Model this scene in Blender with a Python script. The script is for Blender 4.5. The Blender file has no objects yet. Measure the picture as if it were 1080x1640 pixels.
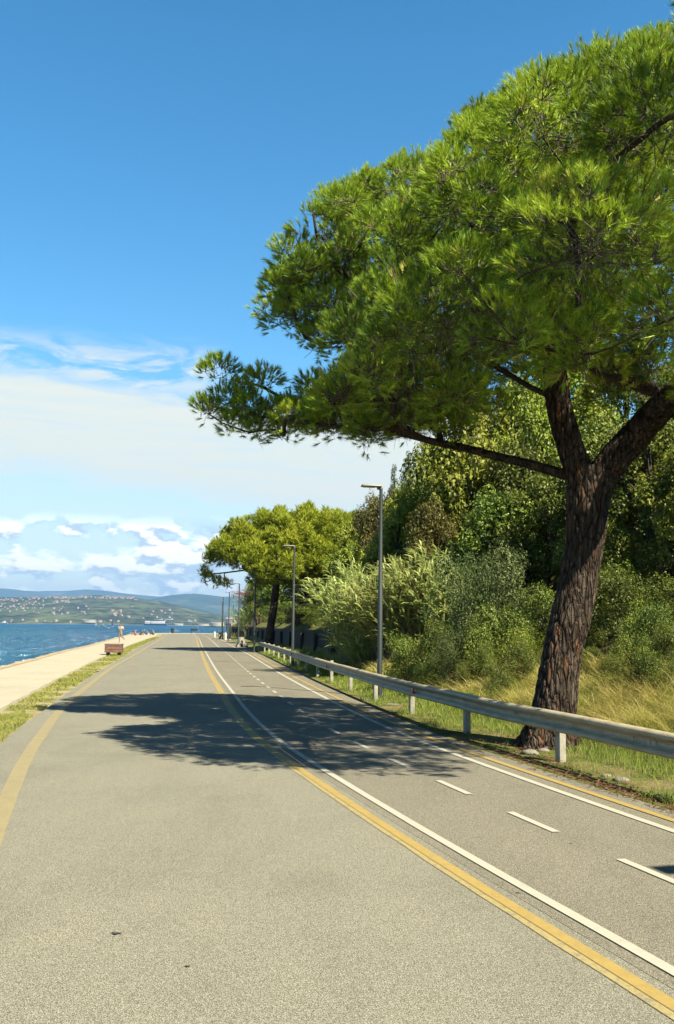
import bpy, bmesh, math, random
import numpy as np
from mathutils import Vector, Matrix, noise

R = math.radians
rng = np.random.default_rng(11)
random.seed(11)
SC = bpy.context.scene
COL = SC.collection

# ------------------------------------------------------------------ camera
PITCH, ROLL, CAMH, FPX = math.atan(183.6/1575.0), R(0.7), 1.70, 1575.0
_f = Vector((0, math.cos(PITCH), math.sin(PITCH)))
_r = Vector((1, 0, 0)); _u = _r.cross(_f)
_r2 = math.cos(ROLL)*_r + math.sin(ROLL)*_u
_u2 = -math.sin(ROLL)*_r + math.cos(ROLL)*_u
cam = bpy.data.objects.new('camera', bpy.data.cameras.new('camera'))
COL.objects.link(cam)
cam.matrix_world = Matrix(((_r2.x, _u2.x, -_f.x, 0), (_r2.y, _u2.y, -_f.y, 0), (_r2.z, _u2.z, -_f.z, CAMH), (0, 0, 0, 1)))
cam.data.sensor_fit = 'VERTICAL'; cam.data.sensor_height = 36.0
cam.data.lens = 36.0*FPX/1640.0
cam.data.clip_start = 0.1; cam.data.clip_end = 60000
SC.camera = cam

# ------------------------------------------------------------------ sun, sky, exposure
SUN_EL, SUN_AZ = R(47), R(42)          # light travels forward-left, 42 deg off the view axis
L = Vector((-math.sin(SUN_AZ)*math.cos(SUN_EL), math.cos(SUN_AZ)*math.cos(SUN_EL), -math.sin(SUN_EL)))
sun = bpy.data.objects.new('sun', bpy.data.lights.new('sun', 'SUN'))
COL.objects.link(sun)
sun.data.energy = 5.0; sun.data.angle = R(0.5); sun.data.color = (1.0, 0.925, 0.72)
sun.rotation_euler = L.to_track_quat('-Z', 'Y').to_euler()

SC.view_settings.view_transform = 'Standard'; SC.view_settings.look = 'None'
SC.view_settings.exposure = 1.75; SC.view_settings.gamma = 1.0
SC.view_settings.use_curve_mapping = False
SC.render.engine = 'CYCLES'
SC.cycles.max_bounces = 6; SC.cycles.diffuse_bounces = 1; SC.cycles.glossy_bounces = 2
SC.cycles.transmission_bounces = 3; SC.cycles.volume_bounces = 0; SC.cycles.transparent_max_bounces = 6
SC.cycles.caustics_reflective = False; SC.cycles.caustics_refractive = False
SC.cycles.use_denoising = True

class NT:
    """small helper around a node tree"""
    def __init__(s, tree): s.t = tree; s.n = tree.nodes; s.l = tree.links
    def add(s, typ, **kw):
        n = s.n.new(typ)
        for k, v in kw.items(): setattr(n, k, v)
        return n
    def val(s, sock, v):
        if hasattr(v, 'is_linked') or isinstance(v, bpy.types.NodeSocket): s.l.new(v, sock)
        else: sock.default_value = v
    def math(s, op, a, b=0.0, c=0.0, clamp=False):
        n = s.add('ShaderNodeMath', operation=op, use_clamp=clamp)
        for i, v in enumerate((a, b, c)): s.val(n.inputs[i], v)
        return n.outputs[0]
    def ramp(s, fac, stops, interp='LINEAR'):
        n = s.add('ShaderNodeValToRGB'); cr = n.color_ramp; cr.interpolation = interp
        while len(cr.elements) < len(stops): cr.elements.new(0.5)
        for e, (p, c) in zip(cr.elements, stops):
            e.position = p; e.color = (c[0], c[1], c[2], 1) if not isinstance(c, (int, float)) else (c, c, c, 1)
        s.val(n.inputs[0], fac); return n.outputs[0]
    def noise(s, vec, scale, detail=3.0, rough=0.55, dist=0.0, out=0):
        n = s.add('ShaderNodeTexNoise'); s.l.new(vec, n.inputs['Vector'])
        n.inputs['Scale'].default_value = scale; n.inputs['Detail'].default_value = detail
        n.inputs['Roughness'].default_value = rough; n.inputs['Distortion'].default_value = dist
        return n.outputs[out]
    def mix(s, fac, a, b, blend='MIX'):
        n = s.add('ShaderNodeMix', data_type='RGBA', blend_type=blend)
        s.val(n.inputs[0], fac)
        for sk, v in ((n.inputs[6], a), (n.inputs[7], b)):
            if isinstance(v, tuple): v = (v[0], v[1], v[2], 1)
            s.val(sk, v)
        return n.outputs[2]
    def step(s, x, lo, hi):
        n = s.add('ShaderNodeMapRange', interpolation_type='SMOOTHSTEP')
        s.val(n.inputs[0], x); n.inputs[1].default_value = lo; n.inputs[2].default_value = hi
        n.inputs[3].default_value = 0; n.inputs[4].default_value = 1
        return n.outputs[0]
    def mapping(s, vec, scale=(1, 1, 1), loc=(0, 0, 0), rot=(0, 0, 0)):
        n = s.add('ShaderNodeMapping'); s.l.new(vec, n.inputs[0])
        n.inputs['Scale'].default_value = scale; n.inputs['Location'].default_value = loc; n.inputs['Rotation'].default_value = rot
        return n.outputs[0]

world = bpy.data.worlds.new('World'); SC.world = world; world.use_nodes = True
def build_sky():
    w = NT(world.node_tree); w.n.clear()
    out = w.add('ShaderNodeOutputWorld')
    sky = w.add('ShaderNodeTexSky'); sky.sky_type = 'NISHITA'; sky.sun_disc = False
    sky.sun_elevation = SUN_EL; sky.sun_rotation = math.pi - SUN_AZ
    sky.altitude = 0; sky.air_density = 1.0; sky.dust_density = 0.15; sky.ozone_density = 2.0
    hs = w.add('ShaderNodeHueSaturation'); w.l.new(sky.outputs[0], hs.inputs['Color'])
    hs.inputs['Hue'].default_value = SKY_HUE; hs.inputs['Saturation'].default_value = SKY_SAT; hs.inputs['Value'].default_value = 1.0
    tc = w.add('ShaderNodeTexCoord'); sp = w.add('ShaderNodeSeparateXYZ'); w.l.new(tc.outputs['Generated'], sp.inputs[0])
    x, y, z = sp.outputs
    el = w.math('ARCSINE', z); az = w.math('ARCTAN2', x, y)
    # sky dimmed towards the zenith, above the view, to darken shadows on the ground
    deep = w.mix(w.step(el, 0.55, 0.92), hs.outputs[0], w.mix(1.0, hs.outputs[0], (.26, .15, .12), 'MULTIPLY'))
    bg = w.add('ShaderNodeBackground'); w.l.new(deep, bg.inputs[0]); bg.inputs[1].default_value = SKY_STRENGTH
    def vec(sx, sy, seed=0.0):
        c = w.add('ShaderNodeCombineXYZ')
        w.l.new(w.math('MULTIPLY', az, sx), c.inputs[0]); w.l.new(w.math('MULTIPLY', el, sy), c.inputs[1]); c.inputs[2].default_value = seed
        return c.outputs[0]
    # high veil
    n1 = w.noise(vec(5, 14, 3.1), 1.0, 5, .6, .6)
    e2 = w.math('ADD', el, w.math('MULTIPLY', w.math('SUBTRACT', n1, 0.5), 0.075))
    e2 = w.math('ADD', e2, w.math('MULTIPLY', az, 0.06))
    veil = w.math('MULTIPLY', w.step(e2, 0.226, 0.205), w.step(e2, 0.075, 0.140))
    streak = w.noise(vec(7, 70, 8.3), 1.0, 4, .55, .8)
    veil = w.math('MULTIPLY', veil, w.ramp(streak, [(0.25, .80), (0.55, 1.0)]))
    low = w.math('MULTIPLY', w.step(e2, 0.16, 0.09), 0.62)
    veil = w.math('MAXIMUM', veil, low)
    # wisps above the veil
    n2 = w.noise(vec(11, 34, 1.7), 1.0, 6, .62, 1.3)
    n2b = w.noise(vec(5, 9, 5.7), 1.0, 2, .5)
    wisp = w.math('MULTIPLY', w.step(n2, 0.40, 0.64), w.step(n2b, 0.34, 0.54))
    band = w.math('MULTIPLY', w.step(el, 0.200, 0.232), w.step(el, 0.292, 0.255))
    wisp = w.math('MULTIPLY', w.math('MULTIPLY', wisp, band), 0.9)
    wisp = w.math('MULTIPLY', wisp, w.step(az, -0.10, -0.16))
    veil = w.math('MAXIMUM', veil, wisp)
    # cumulus rows near the horizon
    def cum(dz):
        c = w.add('ShaderNodeCombineXYZ')
        w.l.new(w.math('MULTIPLY', az, 21.0), c.inputs[0])
        w.l.new(w.math('MULTIPLY', w.math('ADD', el, dz), 44.0), c.inputs[1]); c.inputs[2].default_value = 12.4
        return w.noise(c.outputs[0], 1.0, 8, .52, .05)
    c0 = cum(0.0); c1 = cum(0.009)
    cband = w.math('MULTIPLY', w.step(el, 0.112, 0.094), w.step(el, 0.012, 0.03))
    cmask = w.math('MULTIPLY', w.step(c0, 0.39, 0.515), cband)
    light = w.step(w.math('SUBTRACT', c0, c1), -0.05, 0.05)
    ccol = w.mix(light, CLOUD_DARK, CLOUD_LIGHT)
    col = w.mix(cmask, CLOUD_VEIL, ccol)
    amt = w.math('MAXIMUM', veil, w.math('MULTIPLY', cmask, 0.92))
    # below the horizon: no cloud
    amt = w.math('MULTIPLY', w.math('MULTIPLY', amt, w.step(el, -0.01, 0.005)), w.step(w.math('ABSOLUTE', az), 1.2, 0.7))
    bg2 = w.add('ShaderNodeBackground'); w.l.new(col, bg2.inputs[0]); bg2.inputs[1].default_value = CLOUD_STRENGTH
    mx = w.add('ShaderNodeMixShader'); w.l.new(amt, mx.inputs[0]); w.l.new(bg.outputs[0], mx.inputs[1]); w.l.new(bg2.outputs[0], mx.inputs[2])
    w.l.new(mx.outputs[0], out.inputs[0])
SKY_HUE, SKY_SAT, SKY_STRENGTH = 0.489, 1.34, 0.0615
CLOUD_VEIL, CLOUD_LIGHT, CLOUD_DARK, CLOUD_STRENGTH = (.70, .74, .67), (1.26, 1.19, 1.00), (.52, .62, .72), 0.392
build_sky()

# ------------------------------------------------------------------ mesh helpers
def mk(name, geo, mats, parent=None, smooth=False, tint=None, at=None):
    """geo: list of (V, F[, material index]); ONE mesh object, vertices given in world space"""
    Vs, loops, starts, mi = [], [], [], []
    off = 0; ls = 0
    for g in geo:
        V = np.asarray(g[0], float).reshape(-1, 3); F = np.asarray(g[1], np.int64)
        Vs.append(V); k = F.shape[1]
        loops.append((F+off).ravel()); starts.append(ls+np.arange(len(F))*k); ls += F.size
        mi.append(np.full(len(F), g[2] if len(g) > 2 else 0)); off += len(V)
    V = np.concatenate(Vs); loops = np.concatenate(loops); starts = np.concatenate(starts); mi = np.concatenate(mi)
    if parent is not None:
        M = np.array(parent.matrix_basis.inverted() if parent.parent is None else (parent.parent.matrix_basis @ parent.matrix_basis).inverted())
        V = V @ M[:3, :3].T + M[:3, 3]
    elif at is not None: V = V - np.array(at)
    me = bpy.data.meshes.new(name)
    me.vertices.add(len(V)); me.vertices.foreach_set('co', V.astype(np.float32).ravel())
    me.loops.add(len(loops)); me.loops.foreach_set('vertex_index', loops.astype(np.int32))
    me.polygons.add(len(starts)); me.polygons.foreach_set('loop_start', starts.astype(np.int32))
    me.polygons.foreach_set('material_index', mi.astype(np.int32))
    if smooth: me.polygons.foreach_set('use_smooth', np.ones(len(starts), bool))
    if tint is not None:
        a = me.attributes.new('tint', 'FLOAT', 'POINT'); a.data.foreach_set('value', np.asarray(tint, np.float32))
    me.update(calc_edges=True)
    for m in (mats if isinstance(mats, (list, tuple)) else [mats]): me.materials.append(m)
    o = bpy.data.objects.new(name, me); COL.objects.link(o)
    if parent is not None: o.parent = parent
    elif at is not None: o.location = at
    return o

def empty(name, loc, rz=0.0):
    o = bpy.data.objects.new(name, None); COL.objects.link(o); o.location = loc; o.rotation_euler = (0, 0, rz)
    o.matrix_basis = Matrix.Translation(Vector(loc)) @ Matrix.Rotation(rz, 4, 'Z'); o.empty_display_size = .3
    return o
def tag(o, label=None, cat=None, group=None, kind=None):
    if label: o['label'] = label
    if cat: o['category'] = cat
    if group: o['group'] = group
    if kind: o['kind'] = kind
    return o
def copy_tree(o, parent=None):
    c = o.copy(); COL.objects.link(c)
    if parent is not None: c.parent = parent
    for ch in o.children: copy_tree(ch, c)
    return c

def nrm(v): return v/np.maximum(np.linalg.norm(v, axis=-1, keepdims=True), 1e-9)
def tube(P, rad, k=6, cap=True):
    P = np.asarray(P, float); n = len(P); rad = np.broadcast_to(np.asarray(rad, float), (n,))
    T = nrm(np.gradient(P, axis=0))
    ref = np.array([0, 0, 1.]) if abs(T[0][2]) < .9 else np.array([1., 0, 0])
    a = nrm(np.cross(ref, T[0])); V = []
    for i in range(n):
        a = a - T[i]*np.dot(a, T[i]); a = a/np.linalg.norm(a); b = np.cross(T[i], a)
        th = np.arange(k)*2*math.pi/k
        V.append(P[i] + rad[i]*(np.cos(th)[:, None]*a + np.sin(th)[:, None]*b))
    V = np.concatenate(V)
    i = np.arange(n-1)[:, None]*k; j = np.arange(k)[None, :]; j2 = (j+1) % k
    F = np.stack([i+j, i+j2, i+k+j2, i+k+j], -1).reshape(-1, 4)
    out = [(V, F)]
    if cap and k >= 4:
        c = np.concatenate([P[:1], P[-1:]]); m = n*k
        Vc = np.concatenate([V[:k], V[-k:], c])
        q = np.arange(k); q2 = (q+1) % k
        Fc = np.concatenate([np.stack([q2, q, np.full(k, 2*k)], -1), np.stack([k+q, k+q2, np.full(k, 2*k+1)], -1)])
        out.append((Vc, Fc))
    return out
def box(c, s, rz=0.0, bev=0.0, taper=1.0, mi=0):
    bm = bmesh.new(); bmesh.ops.create_cube(bm, size=1.0)
    for v in bm.verts:
        t = taper if v.co.z > 0 else 1.0
        v.co = Vector((v.co.x*s[0]*t, v.co.y*s[1]*t, v.co.z*s[2]))
    if bev: bmesh.ops.bevel(bm, geom=list(bm.edges), offset=bev, segments=2, affect='EDGES', profile=.6)
    bmesh.ops.triangulate(bm, faces=list(bm.faces))
    bm.transform(Matrix.Translation(Vector(c)) @ Matrix.Rotation(rz, 4, 'Z'))
    V = np.array([v.co[:] for v in bm.verts]); bm.verts.index_update()
    F = np.array([[v.index for v in f.verts] for f in bm.faces]); bm.free()
    return [(V, F, mi)]
def prism(poly, a, b, mi=0):
    """closed (u,w) polygon extruded from frame a to frame b; frames are functions (u,w)->xyz"""
    n = len(poly); V = np.array([a(u, w) for u, w in poly]+[b(u, w) for u, w in poly])
    i = np.arange(n); j = (i+1) % n
    F = np.stack([i, j, n+j, n+i], -1); out = [(V, F, mi)]
    c = V[:n].mean(0), V[n:].mean(0)
    Vc = np.concatenate([V, [c[0], c[1]]])
    out.append((Vc, np.concatenate([np.stack([j, i, np.full(n, 2*n)], -1), np.stack([n+i, n+j, np.full(n, 2*n+1)], -1)]), mi))
    return out
def place(geo, loc, rz=0.0, s=1.0):
    c, sn = math.cos(rz), math.sin(rz); M = np.array([[c, -sn, 0], [sn, c, 0], [0, 0, 1]])*s
    return [(np.asarray(g[0]) @ M.T + np.array(loc),)+tuple(g[1:]) for g in geo]

# ------------------------------------------------------------------ materials
def mat(name):
    m = bpy.data.materials.new(name); m.use_nodes = True
    t = NT(m.node_tree); b = t.n['Principled BSDF']
    return m, t, b
def simple(name, col, rough=0.6, metal=0.0, var=0.12, scale=6.0, bump=0.0, spec=0.5):
    m, t, b = mat(name)
    tc = t.add('ShaderNodeTexCoord').outputs['Object']
    n = t.noise(tc, scale, 4, .6)
    dk = tuple(c*(1-var) for c in col); lt = tuple(min(1, c*(1+var)) for c in col)
    t.l.new(t.ramp(n, [(.3, dk), (.7, lt)]), b.inputs['Base Color'])
    b.inputs['Roughness'].default_value = rough; b.inputs['Metallic'].default_value = metal
    b.inputs['Specular IOR Level'].default_value = spec
    if bump:
        bp = t.add('ShaderNodeBump'); bp.inputs['Strength'].default_value = bump; bp.inputs['Distance'].default_value = .02
        t.l.new(n, bp.inputs['Height']); t.l.new(bp.outputs[0], b.inputs['Normal'])
    return m
def leafy(name, stops, transl=0.35, tcol=None, rough=0.55, spec=0.25):
    """foliage: colour from the per-leaf 'tint' attribute plus a little light passing through"""
    m, t, b = mat(name)
    a = t.add('ShaderNodeAttribute', attribute_name='tint')
    col = t.ramp(a.outputs['Fac'], stops)
    oi = t.add('ShaderNodeObjectInfo')
    hv = t.add('ShaderNodeHueSaturation'); t.l.new(col, hv.inputs['Color'])
    t.l.new(t.math('ADD', t.math('MULTIPLY', oi.outputs['Random'], 0.035), 0.483), hv.inputs['Hue'])
    t.l.new(t.math('ADD', t.math('MULTIPLY', oi.outputs['Random'], 0.5), 0.75), hv.inputs['Value'])
    col = hv.outputs[0]
    t.l.new(col, b.inputs['Base Color']); b.inputs['Roughness'].default_value = rough
    b.inputs['Specular IOR Level'].default_value = spec
    tr = t.add('ShaderNodeBsdfTranslucent'); t.l.new(t.mix(.5, col, tcol or (.16, .22, .02)), tr.inputs[0])
    mx = t.add('ShaderNodeMixShader'); mx.inputs[0].default_value = transl
    t.l.new(b.outputs[0], mx.inputs[1]); t.l.new(tr.outputs[0], mx.inputs[2])
    t.l.new(mx.outputs[0], t.n['Material Output'].inputs[0])
    return m

def asphalt(name, dark, mid, pale_grain, patch, grain):
    m, t, b = mat(name); tc = t.add('ShaderNodeTexCoord').outputs['Object']
    tg = t.mapping(tc, (1, 1, 1), (.3, .7, .37), (.43, .31, .2)); g = t.noise(tg, grain, 1, .5); g2 = t.noise(tg, grain*.4, 2, .6)
    big = t.noise(tc, .35, 4, .6, .6); md = t.noise(t.mapping(tc, (1, .35, 1), rot=(0, 0, R(-14))), 1.6, 4, .6)
    base = t.ramp(g, [(.30, dark), (.47, mid), (.62, pale_grain), (.72, tuple(min(1, c*1.45) for c in pale_grain))])  # aggregate speckle, from dark to pale grains
    base = t.mix(1.0, base, t.ramp(g2, [(.28, (.80, .80, .80)), (.5, (1, 1, 1)), (.72, (1.18, 1.18, 1.17))]), 'MULTIPLY')
    f = t.math('ADD', t.math('MULTIPLY', big, .55), t.math('MULTIPLY', md, .45))
    base = t.mix(1.0, base, t.ramp(f, [(.32, patch), (.5, (1, 1, 1)), (.68, (1.10, 1.09, 1.05))]), 'MULTIPLY')
    t.l.new(base, b.inputs['Base Color']); b.inputs['Roughness'].default_value = .93; b.inputs['Specular IOR Level'].default_value = .12
    bp = t.add('ShaderNodeBump'); bp.inputs['Strength'].default_value = .05; bp.inputs['Distance'].default_value = .001
    t.l.new(g, bp.inputs['Height']); t.l.new(bp.outputs[0], b.inputs['Normal'])
    return m
M = {}
M['road'] = asphalt('road_asphalt', (.050, .048, .037), (.200, .189, .148), (.385, .367, .295), (.84, .84, .84), 185)
M['lane'] = asphalt('lane_asphalt', (.040, .037, .029), (.174, .160, .125), (.35, .32, .25), (.86, .855, .85), 170)
def paint(name, col, under, wear, scale=7.0):
    m, t, b = mat(name); tc = t.add('ShaderNodeTexCoord').outputs['Object']
    n = t.noise(tc, scale, 6, .78); g = t.noise(tc, 60, 2, .6)
    f = t.math('ADD', t.math('MULTIPLY', n, .62), t.math('MULTIPLY', g, .38))
    c2 = tuple(c*.86 for c in col)
    t.l.new(t.ramp(f, [(max(0.01, wear-.06), under), (wear, c2), (min(.95, wear+.14), col)]), b.inputs['Base Color'])
    b.inputs['Roughness'].default_value = .75; b.inputs['Specular IOR Level'].default_value = .2
    return m
M['white'] = paint('white_line', (.49, .47, .385), (.26, .245, .19), .365)
M['yellow'] = paint('yellow_line', (.44, .315, .10), (.31, .26, .14), .43)
M['faded'] = paint('faded_yellow_line', (.365, .305, .165), (.27, .245, .165), .46, 4.0)
M['oldpaint'] = paint('old_flaking_line', (.45, .36, .16), (.24, .22, .15), .48, 12.0)
# ------------------------------------------------------------------ the road's master curve (its white line) and offsets from it
_pts = np.array([(7.6, -16), (6.25, -11), (4.9, -6), (3.55, -1), (2.32, 3), (1.7, 5.2), (1.01, 7.62), (.33, 10.2), (-.56, 13.75), (-1.2, 16.8), (-1.9, 20.9), (-2.5, 24.8),
                 (-4.12, 35.1), (-6.1, 48.5), (-8.07, 62), (-10.9, 81), (-13.6, 100), (-17.2, 125), (-20.9, 150), (-23.9, 168), (-25.3, 177), (-25.3, 185), (-23, 191),
                 (-18, 195), (-8, 198), (6, 201), (24, 203)], float)
for _ in range(4):
    q = np.empty((2*len(_pts), 2)); a, b = _pts[:-1], _pts[1:]
    q = np.empty((2*(len(_pts)-1), 2)); q[0::2] = .75*a+.25*b; q[1::2] = .25*a+.75*b
    _pts = np.vstack([_pts[:1], q, _pts[-1:]])
d = np.r_[0, np.cumsum(np.linalg.norm(np.diff(_pts, axis=0), axis=1))]
S_ALL = np.arange(0, d[-1], .5)
MP = np.stack([np.interp(S_ALL, d, _pts[:, 0]), np.interp(S_ALL, d, _pts[:, 1])], 1)
MT = nrm(np.gradient(MP, axis=0)); MN = np.stack([MT[:, 1], -MT[:, 0]], 1)      # normal points right
YK = np.maximum.accumulate(np.minimum(MP[:, 1], 185)); YK[np.argmax(MP[:, 1] > 184):] = 185
def off(tab):
    return np.interp(YK, [p[0] for p in tab], [p[1] for p in tab])
def curve(o): return MP + MN*np.asarray(o)[:, None] if np.ndim(o) else MP + MN*o
def at_s(s, o):
    p = np.array([np.interp(s, S_ALL, MP[:, 0]), np.interp(s, S_ALL, MP[:, 1])])
    n = np.array([np.interp(s, S_ALL, MN[:, 0]), np.interp(s, S_ALL, MN[:, 1])]); return p+n*o, nrm(n)
def s_of_y(y): return float(np.interp(y, MP[:370, 1], S_ALL[:370]))
def wx(y): return float(np.interp(y, MP[:390, 1], MP[:390, 0]))
LEFT_LINE = [(-16, -3.45), (8, -3.48), (16, -3.5), (23, -3.75), (40, -4.0), (62, -4.05), (145, -4.7), (185, -4.9)]
LEFT_EDGE = [(-16, -3.9), (8, -3.95), (12, -4.0), (19, -3.95), (24, -4.05), (31, -4.15), (45, -4.3), (78, -4.75), (185, -5.5)]
PATH_IN = [(-16, -4.75), (19, -4.78), (23, -4.85), (27, -4.95), (36, -5.1), (50, -5.4), (90, -5.9), (185, -6.3)]
PATH_OUT = [(-16, -7.6), (20, -7.9), (37, -8.15), (46, -8.3), (61, -8.75), (75, -8.75), (125, -10.2), (185, -11.2)]
R_WHITE = [(-16, 2.08), (11, 2.08), (28, 2.12), (58, 2.45), (185, 2.6)]
R_YEL = [(-16, 2.36), (11, 2.36), (28, 2.40), (58, 2.75), (185, 2.95)]
R_EDGE = [(-16, 2.62), (12, 2.63), (25, 2.78), (35, 3.0), (70, 3.35), (185, 3.7)]
RAIL = [(-16, 3.2), (13, 3.2), (23, 3.15), (30, 3.2), (42, 3.42), (56, 3.6), (185, 4.0)]
def strip(o0, o1, z, i0=0, i1=None, n=1, jitter=0.0, z1=None):
    """ribbon between two offset curves"""
    a, b = curve(o0)[i0:i1], curve(o1)[i0:i1]
    m = len(a); rows = []
    for k in range(n+1):
        t = k/n; p = a*(1-t)+b*t; zz = z if z1 is None else z*(1-t)+z1*t
        rows.append(np.c_[p, np.full(m, zz)])
    V = np.stack(rows, 1).reshape(-1, 3)
    i = np.arange(m-1)[:, None]*(n+1); k = np.arange(n)[None]
    F = np.stack([i+k, i+k+n+1, i+k+n+2, i+k+1], -1).reshape(-1, 4)[:, ::-1]
    return [(V, F[:, ::-1])]
def rag(amp, f, seed):
    return np.array([noise.noise(Vector((s*f, seed, 0)))*amp + noise.noise(Vector((s*f*3.1, seed+9, 0)))*amp*.5 for s in S_ALL])
# terrain on the right: height over the distance from the master curve
def gz(x, y):
    dd = (x-wx(max(-15, min(y, 178))))*.985
    prof = np.interp(dd, [0, 3.4, 4.3, 5.6, 7.2, 9.0, 13, 20, 34, 70, 150], [-.02, -.02, .05, .45, 1.1, 1.9, 4.2, 7.0, 11.5, 18, 26])
    wall = np.interp(dd, [0, 3.6, 5.0, 6.0, 6.25, 7.2, 9, 13, 20, 34, 70, 150], [-.02, -.02, .06, .10, 1.45, 2.0, 3.0, 5.2, 8.0, 12.5, 18, 26])
    t = min(1, max(0, (y-42.5)/3.5)); t = t*t*(3-2*t)
    return float(prof*(1-t)+wall*t + .10*noise.noise(Vector((x*.7, y*.7, 0)))*min(1, max(0, (dd-3.6)/1.5)))

def soil():
    m, t, b = mat('grassy_soil'); tc = t.add('ShaderNodeTexCoord').outputs['Object']
    n = t.noise(tc, 1.3, 5, .65, .4); g = t.noise(tc, 26, 4, .7)
    c = t.ramp(n, [(.30, (.075, .10, .026)), (.46, (.13, .15, .04)), (.58, (.21, .18, .075)), (.72, (.26, .215, .11))])
    c = t.mix(1.0, c, t.ramp(g, [(.3, (.55, .55, .55)), (.6, (1.1, 1.1, 1.1))]), 'MULTIPLY')
    t.l.new(c, b.inputs['Base Color']); b.inputs['Roughness'].default_value = 1; b.inputs['Specular IOR Level'].default_value = .05
    bp = t.add('ShaderNodeBump'); bp.inputs['Strength'].default_value = .8; bp.inputs['Distance'].default_value = .05
    t.l.new(g, bp.inputs['Height']); t.l.new(bp.outputs[0], b.inputs['Normal']); return m
def verge_soil():
    m, t, b = mat('dry_verge_soil'); tc = t.add('ShaderNodeTexCoord').outputs['Object']
    n = t.noise(tc, 1.1, 5, .7, .5); g = t.noise(tc, 38, 4, .75)
    c = t.ramp(n, [(.30, (.16, .18, .05)), (.42, (.28, .26, .10)), (.54, (.42, .36, .21)), (.70, (.50, .44, .32))])
    c = t.mix(1.0, c, t.ramp(g, [(.3, (.6, .6, .6)), (.62, (1.12, 1.12, 1.12))]), 'MULTIPLY')
    t.l.new(c, b.inputs['Base Color']); b.inputs['Roughness'].default_value = 1; b.inputs['Specular IOR Level'].default_value = .05
    bp = t.add('ShaderNodeBump'); bp.inputs['Strength'].default_value = .7; bp.inputs['Distance'].default_value = .03
    t.l.new(g, bp.inputs['Height']); t.l.new(bp.outputs[0], b.inputs['Normal']); return m
def forest_floor():
    m, t, b = mat('hillside_soil'); tc = t.add('ShaderNodeTexCoord').outputs['Object']
    n = t.noise(tc, .9, 5, .65, .4); g = t.noise(tc, 14, 4, .7)
    c = t.ramp(n, [(.34, (.035, .042, .015)), (.5, (.07, .07, .026)), (.66, (.12, .10, .05))])
    c = t.mix(1.0, c, t.ramp(g, [(.3, (.5, .5, .5)), (.65, (1.15, 1.15, 1.15))]), 'MULTIPLY')
    t.l.new(c, b.inputs['Base Color']); b.inputs['Roughness'].default_value = 1; b.inputs['Specular IOR Level'].default_value = .05
    return m
M['soil'] = soil(); M['verge'] = verge_soil(); M['floor'] = forest_floor()
def concrete(name, base, warm, stain=.25, scale=1.0):
    m, t, b = mat(name); tc = t.add('ShaderNodeTexCoord').outputs['Object']
    n = t.noise(tc, .55*scale, 6, .62, .4); g = t.noise(tc, 45, 3, .7); f = t.noise(tc, 6*scale, 4, .6)
    c = t.ramp(n, [(.30, tuple(x*(1-stain) for x in base)), (.5, base), (.7, warm)])
    c = t.mix(1.0, c, t.ramp(g, [(.3, (.86, .86, .86)), (.65, (1.06, 1.06, 1.06))]), 'MULTIPLY')
    c = t.mix(1.0, c, t.ramp(f, [(.3, (.90, .89, .87)), (.6, (1.02, 1.02, 1.02))]), 'MULTIPLY')
    t.l.new(c, b.inputs['Base Color']); b.inputs['Roughness'].default_value = .9; b.inputs['Specular IOR Level'].default_value = .2
    bp = t.add('ShaderNodeBump'); bp.inputs['Strength'].default_value = .3; bp.inputs['Distance'].default_value = .01
    t.l.new(g, bp.inputs['Height']); t.l.new(bp.outputs[0], b.inputs['Normal']); return m
M['path'] = concrete('promenade_concrete', (.50, .455, .345), (.54, .485, .36), .12)
M['coping'] = concrete('quay_stone', (.46, .37, .23), (.55, .44, .27), .35, 2.0)
M['oldconc'] = concrete('weathered_concrete', (.42, .40, .34), (.48, .46, .40), .4, 5.0)
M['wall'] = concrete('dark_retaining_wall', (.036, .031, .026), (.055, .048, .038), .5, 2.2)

# right-hand terrain: one sheet from the lane's edge up over the hill
def build_ground():
    e = curve(off(R_EDGE)-.10); keep = e[:, 1] < 179; e = e[keep]
    ys = e[::2, 1]; xs0 = e[::2, 0]
    do = np.r_[0, .25, .5, .75, 1.0, 1.3, 1.6, 2, 2.4, 2.8, 3.1, 3.3, 3.5, 3.7, 4, 4.5, 5, 5.6, 6.4, 7.2, 8, 9, 10, 12, 14, 17, 20, 25, 32, 42, 60, 90, 150, 400]
    V = np.array([[x+o_, y, gz(x+o_, y)] for x, y in zip(xs0, ys) for o_ in do])
    n, k = len(ys), len(do); i = np.arange(n-1)[:, None]*k; j = np.arange(k-1)[None]
    F = np.stack([i+j, i+j+1, i+k+j+1, i+k+j], -1).reshape(-1, 4)
    c = V[F].mean(1); dd = np.array([p[0]-wx(min(178, p[1])) for p in c]); mi = (dd > 7.5).astype(int)
    o = mk('ground', [(V, F[mi == 0], 0), (V, F[mi == 1], 1)], [M['soil'], M['floor']], smooth=True); tag(o, kind='structure')
build_ground()
tag(mk('left_ground', strip(off(LEFT_EDGE)+.4, off(PATH_OUT)+.3, -.035, n=4), M['verge'], smooth=True), kind='structure')
tag(mk('promenade', strip(off(PATH_IN)+rag(.07, .9, 3), off(PATH_OUT)+.42, .03, n=6)+strip(off(PATH_IN)+rag(.07, .9, 3)+.015, off(PATH_IN)+rag(.07, .9, 3), -.05, z1=.03), M['path']), kind='structure')
q0 = off(PATH_OUT)+rag(.16, .25, 21)+rag(.13, 1.2, 5)
quay = strip(off(PATH_OUT)+.45, q0+.03, .045, n=2)+strip(q0+.03, q0, .045, z1=-.02)+strip(q0, q0-.15, -.02, z1=-2.2)
tag(mk('quay_edge', quay, M['coping']), kind='structure')
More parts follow.
